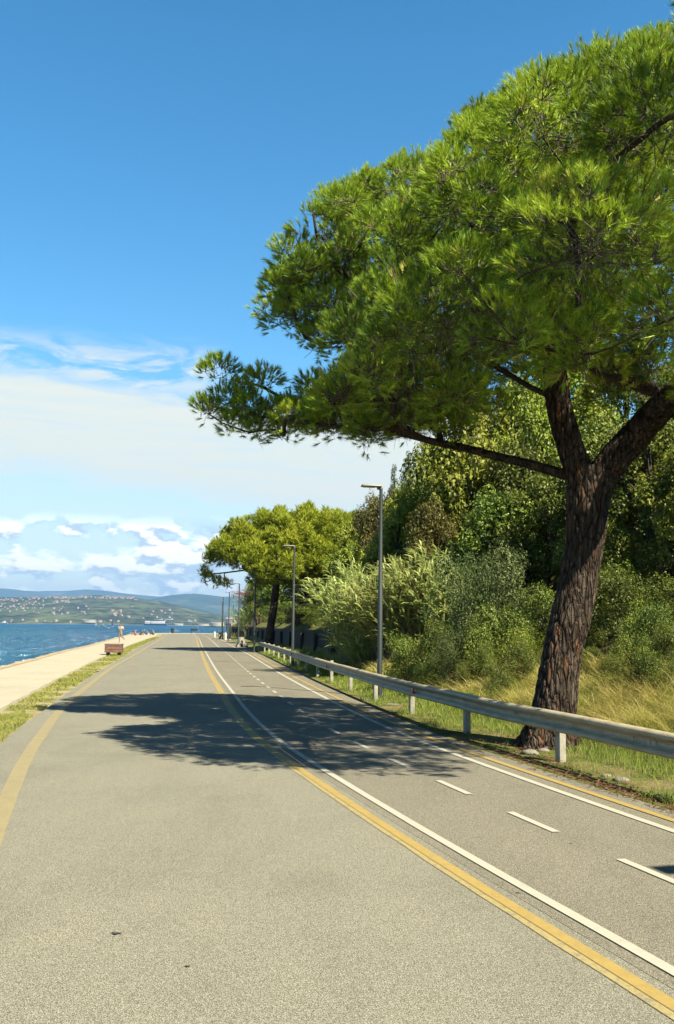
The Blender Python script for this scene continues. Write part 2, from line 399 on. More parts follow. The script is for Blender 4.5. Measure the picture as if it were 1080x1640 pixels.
tag(mk('road', strip(off(LEFT_EDGE)+rag(.05, 1.1, 1), -.14, 0.0, n=6)+strip(off(LEFT_EDGE)+rag(.05, 1.1, 1)-.02, off(LEFT_EDGE)+rag(.05, 1.1, 1), -.12, z1=0.0), M['road']), kind='structure')
tag(mk('cycle_lane', strip(-.14, off(R_EDGE)+rag(.045, 1.0, 2), 0.002, n=4)+strip(off(R_EDGE)+rag(.045, 1.0, 2), off(R_EDGE)+rag(.045, 1.0, 2)+.02, .002, z1=-.12), M['lane']), kind='structure')
road = bpy.data.objects['road']; lane = bpy.data.objects['cycle_lane']
ZM = .007
mk('edge_line', strip(off(LEFT_LINE)-.085+rag(.014, 2, 31), off(LEFT_LINE)+.085+rag(.02, 2, 32), ZM), M['faded'], parent=road)
mk('old_line', strip(-.365+rag(.016, 3.5, 33), -.285+rag(.01, 2.0, 34), ZM-.003), M['oldpaint'], parent=road)
mk('yellow_line', strip(-.312+rag(.011, 4, 35), -.222+rag(.006, 2, 36), ZM), M['yellow'], parent=road)
mk('white_line', strip(-.041+rag(.003, 5, 41), .041+rag(.003, 5, 42), ZM+.002), M['white'], parent=lane)
mk('edge_line', strip(off(R_WHITE)-.045, off(R_WHITE)+.045, ZM+.002), M['white'], parent=lane)
mk('yellow_line', strip(off(R_YEL)-.046, off(R_YEL)+.046, ZM+.002), M['yellow'], parent=lane)
DASH = (np.asarray(off(R_WHITE))*.5)+.03
ia = int(s_of_y(66)*2)
mk('centre_line', strip(DASH-.045, DASH+.045, ZM+.002, ia), M['white'], parent=lane)
s = s_of_y(8.54)-2*4*1.0 - 1.9*3
s = s_of_y(8.25) - 1.92*5
smax = s_of_y(66)
while s < smax-.5:
    ss = np.linspace(s, s+.92, 5); o_ = np.interp(ss, S_ALL, DASH)
    A = np.array([at_s(a, b-.038)[0] for a, b in zip(ss, o_)]); B = np.array([at_s(a, b+.038)[0] for a, b in zip(ss, o_)])
    V = np.r_[np.c_[A, np.full(5, ZM+.002)], np.c_[B, np.full(5, ZM+.002)]]
    F = np.array([[i, i+5, i+6, i+1] for i in range(4)])
    mk('lane_dash', [(V, F)], M['white'], parent=lane); s += 1.92

# small dark tar spots / holes in the asphalt
for nm, u_, p in (('stain', .10, (-1.19, 5.66)), ('stain', .055, (-.72, 5.15)), ('stain', .06, (1.2, 6.6)), ('stain', .05, (1.9, 8.1))):
    th = np.linspace(0, 2*math.pi, 14, endpoint=False); rr = u_*.55*(.32+.12*np.cos(3*th+p[0])+.06*np.cos(5*th))
    V = np.c_[p[0]+rr*np.cos(th)*1.5, p[1]+rr*np.sin(th), np.full(14, .006)]
    V = np.vstack([V, [p[0], p[1], .006]]); F = np.array([[i, (i+1) % 14, 14] for i in range(14)])
    mk(nm, [(V, F)], simple('tar', (.03, .03, .026), .8), parent=road)

# ------------------------------------------------------------------ the sea
def water():
    m, t, b = mat('sea_water'); tc = t.add('ShaderNodeTexCoord').outputs['Object']
    w1 = t.noise(t.mapping(tc, (1, .55, 1), rot=(0, 0, R(25))), .55, 4, .6, .5)
    w2 = t.noise(t.mapping(tc, (1, .6, 1), rot=(0, 0, R(-20))), .11, 4, .6, .3)
    w3 = t.noise(tc, 2.6, 3, .6)
    big = t.noise(t.mapping(tc, (1, .25, 1)), .012, 4, .6, .4)
    col = t.ramp(big, [(.35, (.001, .044, .125)), (.6, (.004, .082, .160))])
    # open water seen low: wave facets reflect a little sky over the blue of the water itself
    df = t.add('ShaderNodeBsdfDiffuse'); gl = t.add('ShaderNodeBsdfGlossy'); gl.inputs['Roughness'].default_value = .16; gl.inputs['Color'].default_value = (.9, .95, 1, 1)
    t.l.new(col, df.inputs['Color']); mx = t.add('ShaderNodeMixShader'); mx.inputs[0].default_value = .17
    t.l.new(df.outputs[0], mx.inputs[1]); t.l.new(gl.outputs[0], mx.inputs[2]); t.l.new(mx.outputs[0], t.n['Material Output'].inputs[0])
    h = t.math('ADD', t.math('ADD', t.math('MULTIPLY', w1, 1.0), t.math('MULTIPLY', w2, 3.2)), t.math('MULTIPLY', w3, .16))
    bp = t.add('ShaderNodeBump'); bp.inputs['Strength'].default_value = 1.0; bp.inputs['Distance'].default_value = 3.2
    t.l.new(h, bp.inputs['Height'])
    for q in (df, gl): t.l.new(bp.outputs[0], q.inputs['Normal'])
    t.n.remove(b)
    return m
M['water'] = water()
def build_sea():
    wr = np.random.default_rng(9); W_ = []
    for lam, amp, n in ((9.0, .060, 5), (4.6, .050, 7), (2.6, .034, 8), (1.5, .018, 6)):
        for _ in range(n):
            l = lam*wr.uniform(.75, 1.3); a = R(205)+wr.normal(0, .55); W_.append((2*math.pi/l*math.cos(a), 2*math.pi/l*math.sin(a), amp*wr.uniform(.6, 1.2), wr.uniform(0, 6.28), l))
    ys = 26*(1500/26)**np.linspace(0, 1, 430); ts = np.linspace(-.50, .02, 330)
    Y = np.repeat(ys[:, None], len(ts), 1); X = ys[:, None]*ts[None]
    Z = np.zeros_like(X); dy = Y*.0095
    for kx, ky, am, ph, l in W_: Z += am*np.sin(kx*X+ky*Y+ph)*np.clip(l/(dy*1.6)-.6, 0, 1)
    Z = Z+.35*np.abs(Z); Z *= .58+.5*np.sin(X*.05+Y*.021)*np.sin(Y*.033-X*.017)
    V = np.stack([X, Y, Z-1.4], -1).reshape(-1, 3); m = len(ts)
    i = np.arange(len(ys)-1)[:, None]*m; j = np.arange(m-1)[None]
    F = np.stack([i+j, i+j+1, i+m+j+1, i+m+j], -1).reshape(-1, 4)
    fl = lambda x0, y0, x1, y1, x2, y2, x3, y3: (np.array([[x0, y0, -1.4], [x1, y1, -1.4], [x2, y2, -1.4], [x3, y3, -1.4]], float), np.array([[0, 1, 2, 3]]))
    g = [(V, F), fl(-16000, 1500, 9000, 1500, 9000, 6500, -16000, 6500), fl(-16000, 26, -13, 26, -750, 1500, -16000, 1500), fl(-16000, -300, -13, -300, -13, 26, -16000, 26), fl(.52, 26, 9000, 26, 9000, 1500, 30, 1500)]
    tag(mk('sea', g, M['water'], smooth=True), kind='structure')
build_sea()

# ------------------------------------------------------------------ far shore: hill with the town, blue ridges behind
def hill_mat(name, stops, sc, fields=True):
    m, t, b = mat(name); tc = t.add('ShaderNodeTexCoord').outputs['Object']
    n = t.noise(tc, sc, 6, .68, .5); n2 = t.noise(t.mapping(tc, (1, .45, 2.0)), sc*.3, 4, .6, .6)
    c = t.ramp(n, stops)
    if fields: c = t.mix(t.ramp(n2, [(.52, 0.0), (.60, .75)]), c, t.ramp(n, [(.35, (.075, .115, .04)), (.6, (.17, .19, .075)), (.72, (.26, .25, .13))]))
    t.l.new(c, b.inputs['Base Color']); b.inputs['Roughness'].default_value = 1; b.inputs['Specular IOR Level'].default_value = 0.02
    return m
M['hill'] = hill_mat('far_hill', [(.38, (.012, .024, .014)), (.5, (.05, .066, .032)), (.60, (.125, .135, .075))], .020)
M['ridge'] = hill_mat('far_ridge', [(.36, (.03, .06, .03)), (.55, (.06, .09, .04)), (.7, (.20, .20, .15))], .0022, False)
def vh(u): return 1003.6+.0122*(u-540)
CREST = [(-700, 940), (-300, 950), (-100, 953), (0, 958), (60, 957), (150, 955), (215, 957), (250, 962), (290, 970), (330, 979), (370, 987), (400, 994), (430, 998.0), (470, 999.2), (900, 1003)]
def crest_h(u, Y): return (vh(u)-np.interp(u, [c[0] for c in CREST], [c[1] for c in CREST]))/1575*Y
Y0, Y1 = 3300., 5000.
def hill_z(x, y):
    u = 540+x/y*1575; t = min(1, max(0, (y-Y0)/(Y1-Y0)))
    p = t**.85 if y < Y1 else max(0, 1-(y-Y1)/1500)
    return -1.4 + (crest_h(u, Y1)+3.1)*p*(1+.16*noise.noise(Vector((x/420, y/420, 2)))*(1-t)) + 9*noise.noise(Vector((x/110, y/110, 5)))*min(1, t*4)*(1-.6*t)
def ridge(name, prof, Y, depth, m, amp, sc, n=150, k=14):
    us = np.linspace(prof[0][0], prof[-1][0], n); V = []
    for u in us:
        h = (vh(u)-np.interp(u, [p[0] for p in prof], [p[1] for p in prof]))/1575*Y
        for j in range(k):
            t = j/(k-1); y = Y-depth*(1-t)*1.0; x = (u-540)/1575*Y
            z = -1.4+(h+1.4)*t**1.1 + amp*noise.fractal(Vector((x/sc, y/sc, 3)), 1.0, 2.0, 4)*math.sin(min(1, t*1.0)*math.pi*.93)*1.0
            V.append((x, y, max(z, -1.4)))
    V = np.array(V); i = np.arange(n-1)[:, None]*k; j = np.arange(k-1)[None]
    F = np.stack([i+j, i+j+k, i+j+k+1, i+j+1], -1).reshape(-1, 4)
    return tag(mk(name, [(V, F)], m, smooth=True), kind='structure')
us = np.linspace(-700, 900, 260); ysr = np.r_[np.linspace(Y0-15, Y1, 34), 5500, 6400]
V = np.array([[(u-540)/1575*y, y, hill_z((u-540)/1575*y, y)] for u in us for y in ysr]); k = len(ysr)
i = np.arange(len(us)-1)[:, None]*k; j = np.arange(k-1)[None]
tag(mk('far_hill', [(V, np.stack([i+j, i+j+k, i+j+k+1, i+j+1], -1).reshape(-1, 4))], M['hill'], smooth=True), kind='structure')
ridge('wooded_knoll', [(60, 975), (100, 962), (120, 956.5), (140, 953.8), (160, 953), (175, 954.5), (190, 958), (230, 970)], 6200, 500, M['hill'], 6, 160, 60, 10)
ridge('far_mountains', [(-900, 930), (-300, 938), (0, 942), (25, 944), (45, 947), (65, 948), (82, 946.5), (100, 947), (120, 946), (138, 944.5), (158, 945.5), (178, 948), (200, 951), (225, 953), (260, 955), (300, 958), (340, 962), (420, 972), (900, 980)], 13500, 3500, M['ridge'], 70, 900)
ridge('far_mountains', [(215, 972), (240, 962), (262, 956), (280, 953), (300, 951), (320, 951), (338, 953.5), (355, 956), (380, 956), (420, 958), (520, 968), (800, 985)], 9800, 2600, M['ridge'], 80, 700)
bpy.data.objects['far_mountains.001'].name = 'near_mountains'
V = np.array([[-16000, 6400, -1.5], [15000, 6400, -1.5], [15000, 15500, -1.5], [-16000, 15500, -1.5]], float)
tag(mk('far_plain', [(V, np.array([[0, 1, 2, 3]]))], M['hill']), kind='structure')
# ------------------------------------------------------------------ retaining wall, guard rail, lamps
s0, s1 = s_of_y(45.5), s_of_y(172)
def build_wall():
    r = empty('retaining_wall', (*at_s(s0, 6.0)[0], 0)); tag(r, 'low dark retaining wall holding the bank behind the far end of the guard rail', 'wall')
    ss = np.arange(s0, s1, 1.0); V = []
    for q in ss:
        a, nn = at_s(q, 6.0); b2 = a+nn*.3; h = 1.47+.05*noise.noise(Vector((q*.3, 1, 1)))
        lean = nn*.10
        V += [(*a, -.1), (*(a+lean), h), (*(b2+lean), h), (*b2, -.1)]
    V = np.array(V); k = 4; n = len(ss); i = np.arange(n-1)[:, None]*k; j = np.arange(3)[None]
    F = np.stack([i+j, i+j+1, i+k+j+1, i+k+j], -1).reshape(-1, 4)
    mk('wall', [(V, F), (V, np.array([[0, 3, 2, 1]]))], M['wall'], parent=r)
    g = []
    for q in np.arange(s0+2.5, s1, 7.0):       # pilasters
        a, nn = at_s(q, 5.93); g += box((a[0]+nn[0]*.05, a[1]+nn[1]*.05, .62), (.20, .30, 1.32), math.atan2(nn[1], nn[0]))
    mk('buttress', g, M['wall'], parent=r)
build_wall()

def steel():
    m, t, b = mat('galvanised_steel'); tc = t.add('ShaderNodeTexCoord').outputs['Object']
    n = t.noise(t.mapping(tc, (1, 1, 4)), 3.0, 5, .7); g = t.noise(tc, 40, 3, .7)
    f = t.math('ADD', t.math('MULTIPLY', n, .6), t.math('MULTIPLY', g, .4))
    t.l.new(t.ramp(f, [(.33, (.24, .19, .115)), (.5, (.47, .40, .265)), (.66, (.60, .52, .35))]), b.inputs['Base Color'])
    b.inputs['Metallic'].default_value = 0; b.inputs['Roughness'].default_value = .62; b.inputs['Specular IOR Level'].default_value = .3
    return m
M['steel'] = steel()
M['post'] = simple('pale_post_paint', (.40, .37, .29), .75, var=.3, scale=9)
M['red'] = simple('red_reflector', (.62, .018, .012), .4)
M['bolt'] = simple('bolt_steel', (.55, .53, .48), .4, .6)
def build_rail():
    r = empty('guard_rail', (*at_s(s_of_y(13), 3.2)[0], 0)); tag(r, 'long grey steel guard rail with pale posts along the right edge of the road', 'guard rail')
    prof = [(.02, .655), (-.03, .668), (-.078, .656), (-.102, .628), (-.104, .600), (-.066, .566), (-.014, .538), (-.008, .505), (-.014, .472), (-.066, .444), (-.104, .410), (-.102, .384), (-.076, .362), (-.03, .352)]
    prof = [(a, .640-(.668-z)*.85) for a, z in prof]; zoff = 0.0
    se = s_of_y(66); ss = np.arange(2, se, .5); o_ = np.interp(ss, S_ALL, off(RAIL)); V = []
    for q, ov in zip(ss, o_):
        p, nn = at_s(q, ov); drop = 0
        zz = zoff+.012*noise.noise(Vector((q*.4, 3, 3)))
        for a, z in prof: V.append((*(p+nn*a), z+zz))
        for a, z in prof[::-1]: V.append((*(p+nn*(a+.006)), z+zz))
    V = np.array(V); k = 2*len(prof); n = len(ss); i = np.arange(n-1)[:, None]*k; j = np.arange(k)[None]; j2 = (j+1) % k
    F = np.stack([i+j, i+k+j, i+k+j2, i+j2], -1).reshape(-1, 4)
    mk('beam', [(V, F)], M['steel'], parent=r)
    # end shoe, curled down towards the grass
    e, nn = at_s(se, float(np.interp(se, S_ALL, off(RAIL)))); tdir = np.array([-nn[1], nn[0]])
    g = []
    for q in range(5):
        c = e+tdir*(.22*q); g += box((*c, .49-.05*q*q*.55), (.10, .26, .32-.02*q), math.atan2(nn[1], nn[0]), .03)
    mk('end_shoe', g, M['steel'], parent=r)
    sp = s_of_y(12.37); n = 0
    for q in np.arange(sp-3.62*3, se, 3.62):
        ov = float(np.interp(q, S_ALL, off(RAIL))); p, nn = at_s(q, ov+.075); ang = math.atan2(nn[1], nn[0])
        base = gz(*p)-.06
        h = .60 if q < 45 else .66
        g = box((*p, (h+base)/2), (.09, .135, h-base), ang, .008)
        g += box((*(p-nn*.05), .50), (.03, .10, .2), ang)
        mk('post', g, M['post'], parent=r)
        if n in (5, 8):
            q2 = q-(.75 if n == 5 else 0); mk('reflector', box((*at_s(q2, ov-.09)[0], .49), (.03, .15, .10), ang, .004), M['red'], parent=r)
        n += 1
    g = []
    for q in np.arange(sp-3.62*3, se, 3.62):
        for dq in (-.20, -.08, .25):
            for zq in (.508, .472):
                c, nn = at_s(q+dq+1.4, float(np.interp(q, S_ALL, off(RAIL)))-.02); g += box((*c, zq), (.012, .035, .014), math.atan2(nn[1], nn[0]), .003)
    mk('bolt', g, M['bolt'], parent=r)
    bpy.data.objects['bolt']['kind'] = 'stuff'
build_rail()

M['pole'] = simple('dark_green_grey_paint', (.026, .036, .037), .55, 0, var=.15, scale=4)
M['lamp'] = simple('lamp_housing', (.22, .21, .18), .5, .2)
M['glass'] = simple('lamp_lens', (.55, .56, .54), .2)
def make_lamp():
    r = empty('street_lamp', (0, 0, 0))
    mk('pole', tube([(0, 0, -.2), (0, 0, 2.6), (0, 0, 2.62), (0, 0, 5.17)], [.066, .062, .054, .043], 12), M['pole'], parent=r, smooth=True)
    mk('base_plate', tube([(0, 0, .0), (0, 0, .05)], [.13, .12], 10), M['pole'], parent=r)
    mk('service_door', box((-.060, 0, .8), (.012, .07, .28), 0, .004), M['pole'], parent=r)
    mk('bracket', box((-.03, 0, 5.18), (.14, .09, .07), 0, .015), M['lamp'], parent=r)
    h = mk('lamp_head', box((-.25, 0, 5.235), (.52, .22, .055), 0, .02, .92), M['lamp'], parent=r, )
    mk('lens', box((-.30, 0, 5.203), (.30, .17, .014)), M['glass'], parent=h)
    return r
lamp0 = make_lamp()
LAMPS = [(6.07, 3.75, 'grey street lamp standing nearest the camera, beyond the right edge of the view'),
         (1.10, 24.5, 'tall dark street lamp rising in front of the reeds, the largest lamp in view'),
         (-1.86, 43.3, 'street lamp with its flat head against the second pine, behind the guard rail'),
         (-5.2, 63.5, 'street lamp at the far end of the guard rail, its top inside the second pine'),
         (-8.14, 83.1, 'street lamp beside the grey concrete barrier on the grass'),
         (-11.35, 105.1, 'street lamp rising just behind the dark information board'),
         (-13.98, 122.6, 'street lamp at the far bend beside the parked scooter'),
         (-16.85, 146.6, 'very distant thin street lamp, leftmost of the row of lamps'),
         (-17.35, 167.5, 'shortest looking, farthest street lamp, seen right of the information board')]
for n_, (x, y, lab) in enumerate(LAMPS):
    o = lamp0 if n_ == 0 else copy_tree(lamp0)
    q = s_of_y(y); nn = at_s(q, 0)[1]; o.location = (x, y, gz(x, y)); o.rotation_euler = (0, 0, math.atan2(nn[1], nn[0])+.05*math.sin(n_*2.3))
    tag(o, lab, 'street lamp', 'street lamps along the right verge')

# ------------------------------------------------------------------ pines
def bark():
    m, t, b = mat('pine_bark'); tc = t.add('ShaderNodeTexCoord').outputs['Object']
    mp = t.mapping(tc, (1, 1, .17))
    wob = t.add('ShaderNodeVectorMath', operation='ADD'); t.l.new(mp, wob.inputs[0])
    nv = t.add('ShaderNodeVectorMath', operation='SCALE'); nv.inputs[3].default_value = .06
    t.l.new(t.noise(mp, 5, 3, .6, 0, 1), nv.inputs[0]); t.l.new(nv.outputs[0], wob.inputs[1])
    v = t.add('ShaderNodeTexVoronoi', feature='DISTANCE_TO_EDGE'); v.inputs['Scale'].default_value = 17; t.l.new(wob.outputs[0], v.inputs['Vector'])
    v2 = t.add('ShaderNodeTexVoronoi', feature='F1'); v2.inputs['Scale'].default_value = 17; t.l.new(wob.outputs[0], v2.inputs['Vector'])
    fine = t.noise(t.mapping(tc, (1, 1, .3)), 55, 4, .7)
    rnd = t.add('ShaderNodeSeparateColor'); t.l.new(v2.outputs['Color'], rnd.inputs[0])
    plate = t.ramp(rnd.outputs[0], [(.0, (.075, .055, .041)), (.45, (.11, .083, .063)), (.75, (.145, .112, .087)), (.90, (.15, .085, .054)), (1.0, (.19, .088, .048))])
    plate = t.mix(1.0, plate, t.ramp(fine, [(.3, (.6, .58, .55)), (.65, (1.2, 1.2, 1.2))]), 'MULTIPLY')
    at_ = t.add('ShaderNodeAttribute', attribute_name='tint')
    fis = t.math('MULTIPLY', t.ramp(at_.outputs['Fac'], [(.10, 0.0), (.55, 1.0)]), t.ramp(v.outputs['Distance'], [(.0, .45), (.10, 1.0)]))
    c = t.mix(fis, (.022, .015, .011), plate)
    t.l.new(c, b.inputs['Base Color']); b.inputs['Roughness'].default_value = .95; b.inputs['Specular IOR Level'].default_value = .1
    h = t.math('ADD', t.ramp(v.outputs['Distance'], [(0, 0.0), (.22, 1.0)]), t.math('MULTIPLY', fine, .25))
    bp = t.add('ShaderNodeBump'); bp.inputs['Strength'].default_value = 1.0; bp.inputs['Distance'].default_value = .035
    t.l.new(h, bp.inputs['Height']); t.l.new(bp.outputs[0], b.inputs['Normal']); return m
M['bark'] = bark()
M['limb'] = simple('limb_bark', (.085, .062, .046), .95, var=.45, scale=22, bump=.8, spec=.1)
M['twig'] = simple('dead_grey_twigs', (.17, .14, .105), .9, var=.3, scale=8, spec=.1)
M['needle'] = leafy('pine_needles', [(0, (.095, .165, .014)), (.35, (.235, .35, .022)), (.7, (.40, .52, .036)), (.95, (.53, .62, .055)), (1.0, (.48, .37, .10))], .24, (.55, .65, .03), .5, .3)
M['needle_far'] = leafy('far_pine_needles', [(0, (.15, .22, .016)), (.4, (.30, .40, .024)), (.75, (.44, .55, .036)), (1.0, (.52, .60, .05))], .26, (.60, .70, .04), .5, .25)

def needles(P, D, ln, k, w, spread=.62):
    """tufts of thin tapering needles: P shoot tips, D shoot directions"""
    n = len(P); D = nrm(D)
    ref = np.where(np.abs(D[:, 2:3]) < .9, np.array([[0, 0, 1.]]), np.array([[1., 0, 0]]))
    A = nrm(np.cross(ref, D)); B = np.cross(D, A)
    th = rng.uniform(0, 2*math.pi, (n, k)); ph = np.clip(np.abs(rng.normal(.12, spread, (n, k))), .05, 1.5)
    dirs = D[:, None]*np.cos(ph)[..., None] + (A[:, None]*np.cos(th)[..., None]+B[:, None]*np.sin(th)[..., None])*np.sin(ph)[..., None]
    l = (ln[:, None]*rng.uniform(.65, 1.1, (n, k)))[..., None]
    base = P[:, None] - D[:, None]*l*rng.uniform(0, .75, (n, k, 1))
    side = nrm(np.cross(dirs, D[:, None]+np.array([0, 0, .35])+rng.normal(0, .38, (n, k, 3))))     # the blades turn their faces outwards
    tip = base+dirs*l; tip[..., 2] -= .06*l[..., 0]
    V = np.stack([base-side*w, base+side*w, tip], 2).reshape(-1, 3)
    return V, np.arange(n*k*3).reshape(-1, 3)

def skeleton_tree(nodes, parents, clumps, start):
    """joins every clump to the nearest point already on the limb skeleton; returns branch polylines with radii"""
    nodes = [np.array(p, float) for p in nodes]; par = list(parents); cnt_leaf = []
    order = np.argsort(np.linalg.norm(clumps[:, :3]-np.array(start), axis=1))
    arr = np.array(nodes)
    for ci in order:
        c = clumps[ci, :3]; dv = arr-c; dist = np.linalg.norm(dv, axis=1)
        cost = dist + .9*np.maximum(0, arr[:, 2]-c[2]+.1)          # prefer branches coming from below
        b = int(np.argmin(cost)); p = arr[b]; n = max(2, int(dist[b]/.35)); prev = b
        pd = p-arr[par[b]] if par[b] >= 0 else c-p; pd = pd/max(1e-6, np.linalg.norm(pd))
        h = p+pd*dist[b]*.35
        new = []
        for q in range(1, n+1):
            t = q/n; x = (1-t)**2*p+2*t*(1-t)*h+t*t*c + rng.normal(0, .03, 3)*(t < 1)
            par.append(prev); prev = len(par)-1; new.append(x)
        arr = np.vstack([arr, new]); cnt_leaf.append(prev)
    w = np.zeros(len(arr))
    for c in cnt_leaf: w[c] += 1
    for i in range(len(arr)-1, -1, -1):
        if par[i] >= 0: w[par[i]] += w[i]
    return arr, par, w
def branch_geo(arr, par, rad, skip, k=6):
    kids = [[] for _ in par]
    for i, p in enumerate(par):
        if p >= 0: kids[p].append(i)
    out = []
    for st in [i for i in range(skip, len(par)) if par[i] < skip]:
      stack = [st]; geo = []; out.append(geo)
      while stack:
        i = stack.pop(); line = [par[i], i]; cur = i
        while kids[cur]:
            ks = sorted(kids[cur], key=lambda q: -rad[q]); stack += ks[1:]; cur = ks[0]; line.append(cur)
        r_ = [rad[q] for q in line]; r_[0] = r_[1]*1.05
        geo += tube(arr[line], r_, k, cap=False)
    return out

def bark_tube(path, rad, k, sub, amp, seed, flare=0.0):
    P = np.array(path, float); n = len(P); t = np.linspace(0, n-1, (n-1)*sub+1)
    # Catmull-Rom
    def cr(v):
        v = np.array(v, float); v = np.concatenate([2*v[:1]-v[1:2], v, 2*v[-1:]-v[-2:-1]]); i = np.minimum(t.astype(int), n-2); f = (t-i)
        f = f[:, None] if v.ndim > 1 else f
        a, b, c, d_ = v[i], v[i+1], v[i+2], v[i+3]
        return .5*((2*b)+(-a+c)*f+(2*a-5*b+4*c-d_)*f**2+(-a+3*b-3*c+d_)*f**3)
    C = cr(P); Rr = cr(rad); T = nrm(np.gradient(C, axis=0)); a = np.array([1., 0, 0]); V = []; E = []
    for i in range(len(C)):
        a = a-T[i]*np.dot(a, T[i]); a /= np.linalg.norm(a); b = np.cross(T[i], a)
        for j in range(k):
            th = 2*math.pi*j/k; dr = math.cos(th)*a+math.sin(th)*b
            p = C[i]+dr*Rr[i]
            wb = noise.noise_vector(Vector((p[0]*5, p[1]*5, p[2]*2.5)))*.45; q = Vector((p[0]*13, p[1]*13, p[2]*2.9+seed))+wb
            dd, _ = noise.voronoi(q); e = min(1.0, (dd[1]-dd[0])/.30)
            lump = noise.noise(Vector((p[0]*2.2, p[1]*2.2, p[2]*1.1+seed)))
            rr = Rr[i]*(1+.07*lump)+amp*(e-.6)+amp*.35*noise.noise(Vector(p*30))
            if flare and p[2] < .5:
                rr += flare*max(0, .5-p[2])**1.5*(1+.8*math.sin(th*5+1.3))
            V.append(C[i]+dr*rr); E.append(e)
    V = np.array(V); m = len(C); i = np.arange(m-1)[:, None]*k; j = np.arange(k)[None]; j2 = (j+1) % k
    bark_tube.tint = E
    return [(V, np.stack([i+j, i+j2, i+k+j2, i+k+j], -1).reshape(-1, 4))]

CL = np.array([int(v) for v in '264,1053,601,95 311,1777,811,95 418,1499,832,95 161,1197,579,95 543,1487,1004,95 277,1441,822,95 119,1073,505,95 354,1610,661,95 183,1702,947,95 56,1716,848,95 115,1541,561,95 394,1209,546,95 461,1151,810,95 90,1486,704,95 268,1246,664,95 220,1799,666,95 59,1873,623,95 355,1639,937,95 477,762,824,95 -8,1615,709,95 348,1478,975,95 218,1406,605,95 144,1652,712,95 411,1324,897,95 363,1462,645,95 315,1067,740,95 103,1734,576,95 452,1345,645,95 210,1561,875,95 610,826,825,95 242,924,537,95 149,1830,815,95 98,1319,497,95 519,1620,941,95 297,1295,804,95 440,1682,790,95 543,993,813,95 720,1020,986,72 616,1322,879,72 365,821,726,72 460,933,1003,72 7,1746,705,72 276,1653,766,72 531,1546,795,72 192,1343,738,72 67,1558,814,72 387,1163,698,72 114,1446,833,72 245,1539,626,72 303,898,653,72 383,1398,764,72 466,1529,652,72 160,1079,675,72 373,1757,691,72 352,767,823,72 533,1320,987,72 600,1216,816,72 166,1929,687,72 210,1636,588,72 343,1354,581,72 595,695,825,72 272,1152,523,72 47,1183,521,72 418,1274,762,72 16,1643,537,72 292,1768,948,72 474,1138,467,72 323,1165,829,72 228,1556,753,72 24,1821,787,72 427,1403,527,72 242,1295,550,72 209,967,675,72 232,1475,948,50 612,1093,753,50 261,1024,462,50 652,1412,963,50 68,1122,624,50 -30,1479,778,50 323,1542,861,50 439,939,545,50 294,1698,656,50 -13,1779,556,50 212,1867,584,50 119,1789,708,50 13,1517,527,50 340,1325,704,50 420,1581,744,50 233,1698,852,50 328,1543,763,50 369,1725,1008,50 316,1143,625,50 102,1633,917,50 383,1101,590,50 567,978,923,50 408,1726,890,50 342,1856,674,50 473,1397,1003,50 482,1218,969,50 436,1496,532,50 85,1451,486,50 -75,1530,688,50 166,1930,578,50 294,1856,739,50 247,1128,676,50 425,1550,934,50 453,1217,658,50 -16,1606,820,50 220,1453,734,50 207,1414,898,50 440,1609,591,50 196,1744,759,50 259,1599,984,50 411,1204,905,50 268,1909,623,50 501,1504,899,50 226,1182,744,50 153,1008,608,50 -18,1498,653,50 412,878,669,50 290,1361,914,50 271,1397,726,50 505,1474,716,50 571,1108,832,50 437,1711,640,50 111,1432,583,50 383,1246,663,50 -79,1692,743,50 243,1826,895,50 340,1612,821,50 -50,1749,802,50 197,1348,853,50 68,1623,635,50 724,858,835,50 101,1387,767,50 147,1228,463,50 428,1597,871,50 205,1107,755,50 332,892,469,50 88,1884,730,50 -135,1619,518,50 319,961,719,50 138,1174,682,50 172,976,472,50 208,1761,566,50 101,1559,897,50 408,733,749,50 446,1309,533,50 455,1460,950,50 427,1782,759,50 186,1461,512,50 464,1619,674,50 281,1680,1006,50 463,1451,595,50 186,1650,818,50 140,1830,548,50 227,1887,742,50 169,1293,634,50 597,1522,914,50 141,1654,516,50 492,1709,879,50 39,1476,564,34 134,1725,773,34 27,1549,633,34 48,1239,594,34 247,1620,687,34 9,1520,755,34 392,1823,652,34 354,1374,838,34 55,1630,784,34 369,1323,514,34 291,1226,561,34 291,1366,667,34 50,1689,668,34 5,1406,791,34 454,1088,620,34 -116,1637,700,34 154,1578,794,34 357,1434,877,34 -6,1577,495,34 332,1719,611,34 295,1504,727,34 173,1795,922,34 433,1488,733,34 -16,1725,521,34 7,1268,472,34 34,1108,540,34 471,820,557,34 -16,1634,888,34 48,1677,935,34 36,1420,748,34 45,1680,758,34 3,1456,730,34 48,1555,475,34 37,1461,838,34 -5,1322,475,34 295,992,670,34 -14,1533,849,34 -70,1653,794,34 -84,1562,740,34 54,1819,526,34 43,1635,898,34 26,1263,550,34 330,1285,927,34 188,1470,829,34 -51,1686,520,34 210,1552,982,34 156,1743,861,34 486,684,763,34 78,1190,621,34 41,1125,463,34 47,1474,621,34 458,1406,728,34 432,1431,901,34 -13,1720,572,34 548,1348,698,34 125,974,534,34 523,1634,824,34 -69,1561,502,34 354,1473,746,34 475,1557,882,34 -64,1731,542,34 22,1584,880,34 677,1137,948,34 128,1599,845,34 232,1667,675,34 210,1034,746,34 44,1500,474,34 469,992,527,34 411,1413,999,34 262,1532,1006,34 360,1065,644,34 393,1238,833,34 302,1664,846,34 299,1541,919,34 50,1464,790,34 -53,1481,720,34 177,1497,632,34 455,1333,995,34 -23,1697,779,34 255,1851,833,34 357,1081,824,34'.replace(',', ' ').split()], float).reshape(-1, 4)/100
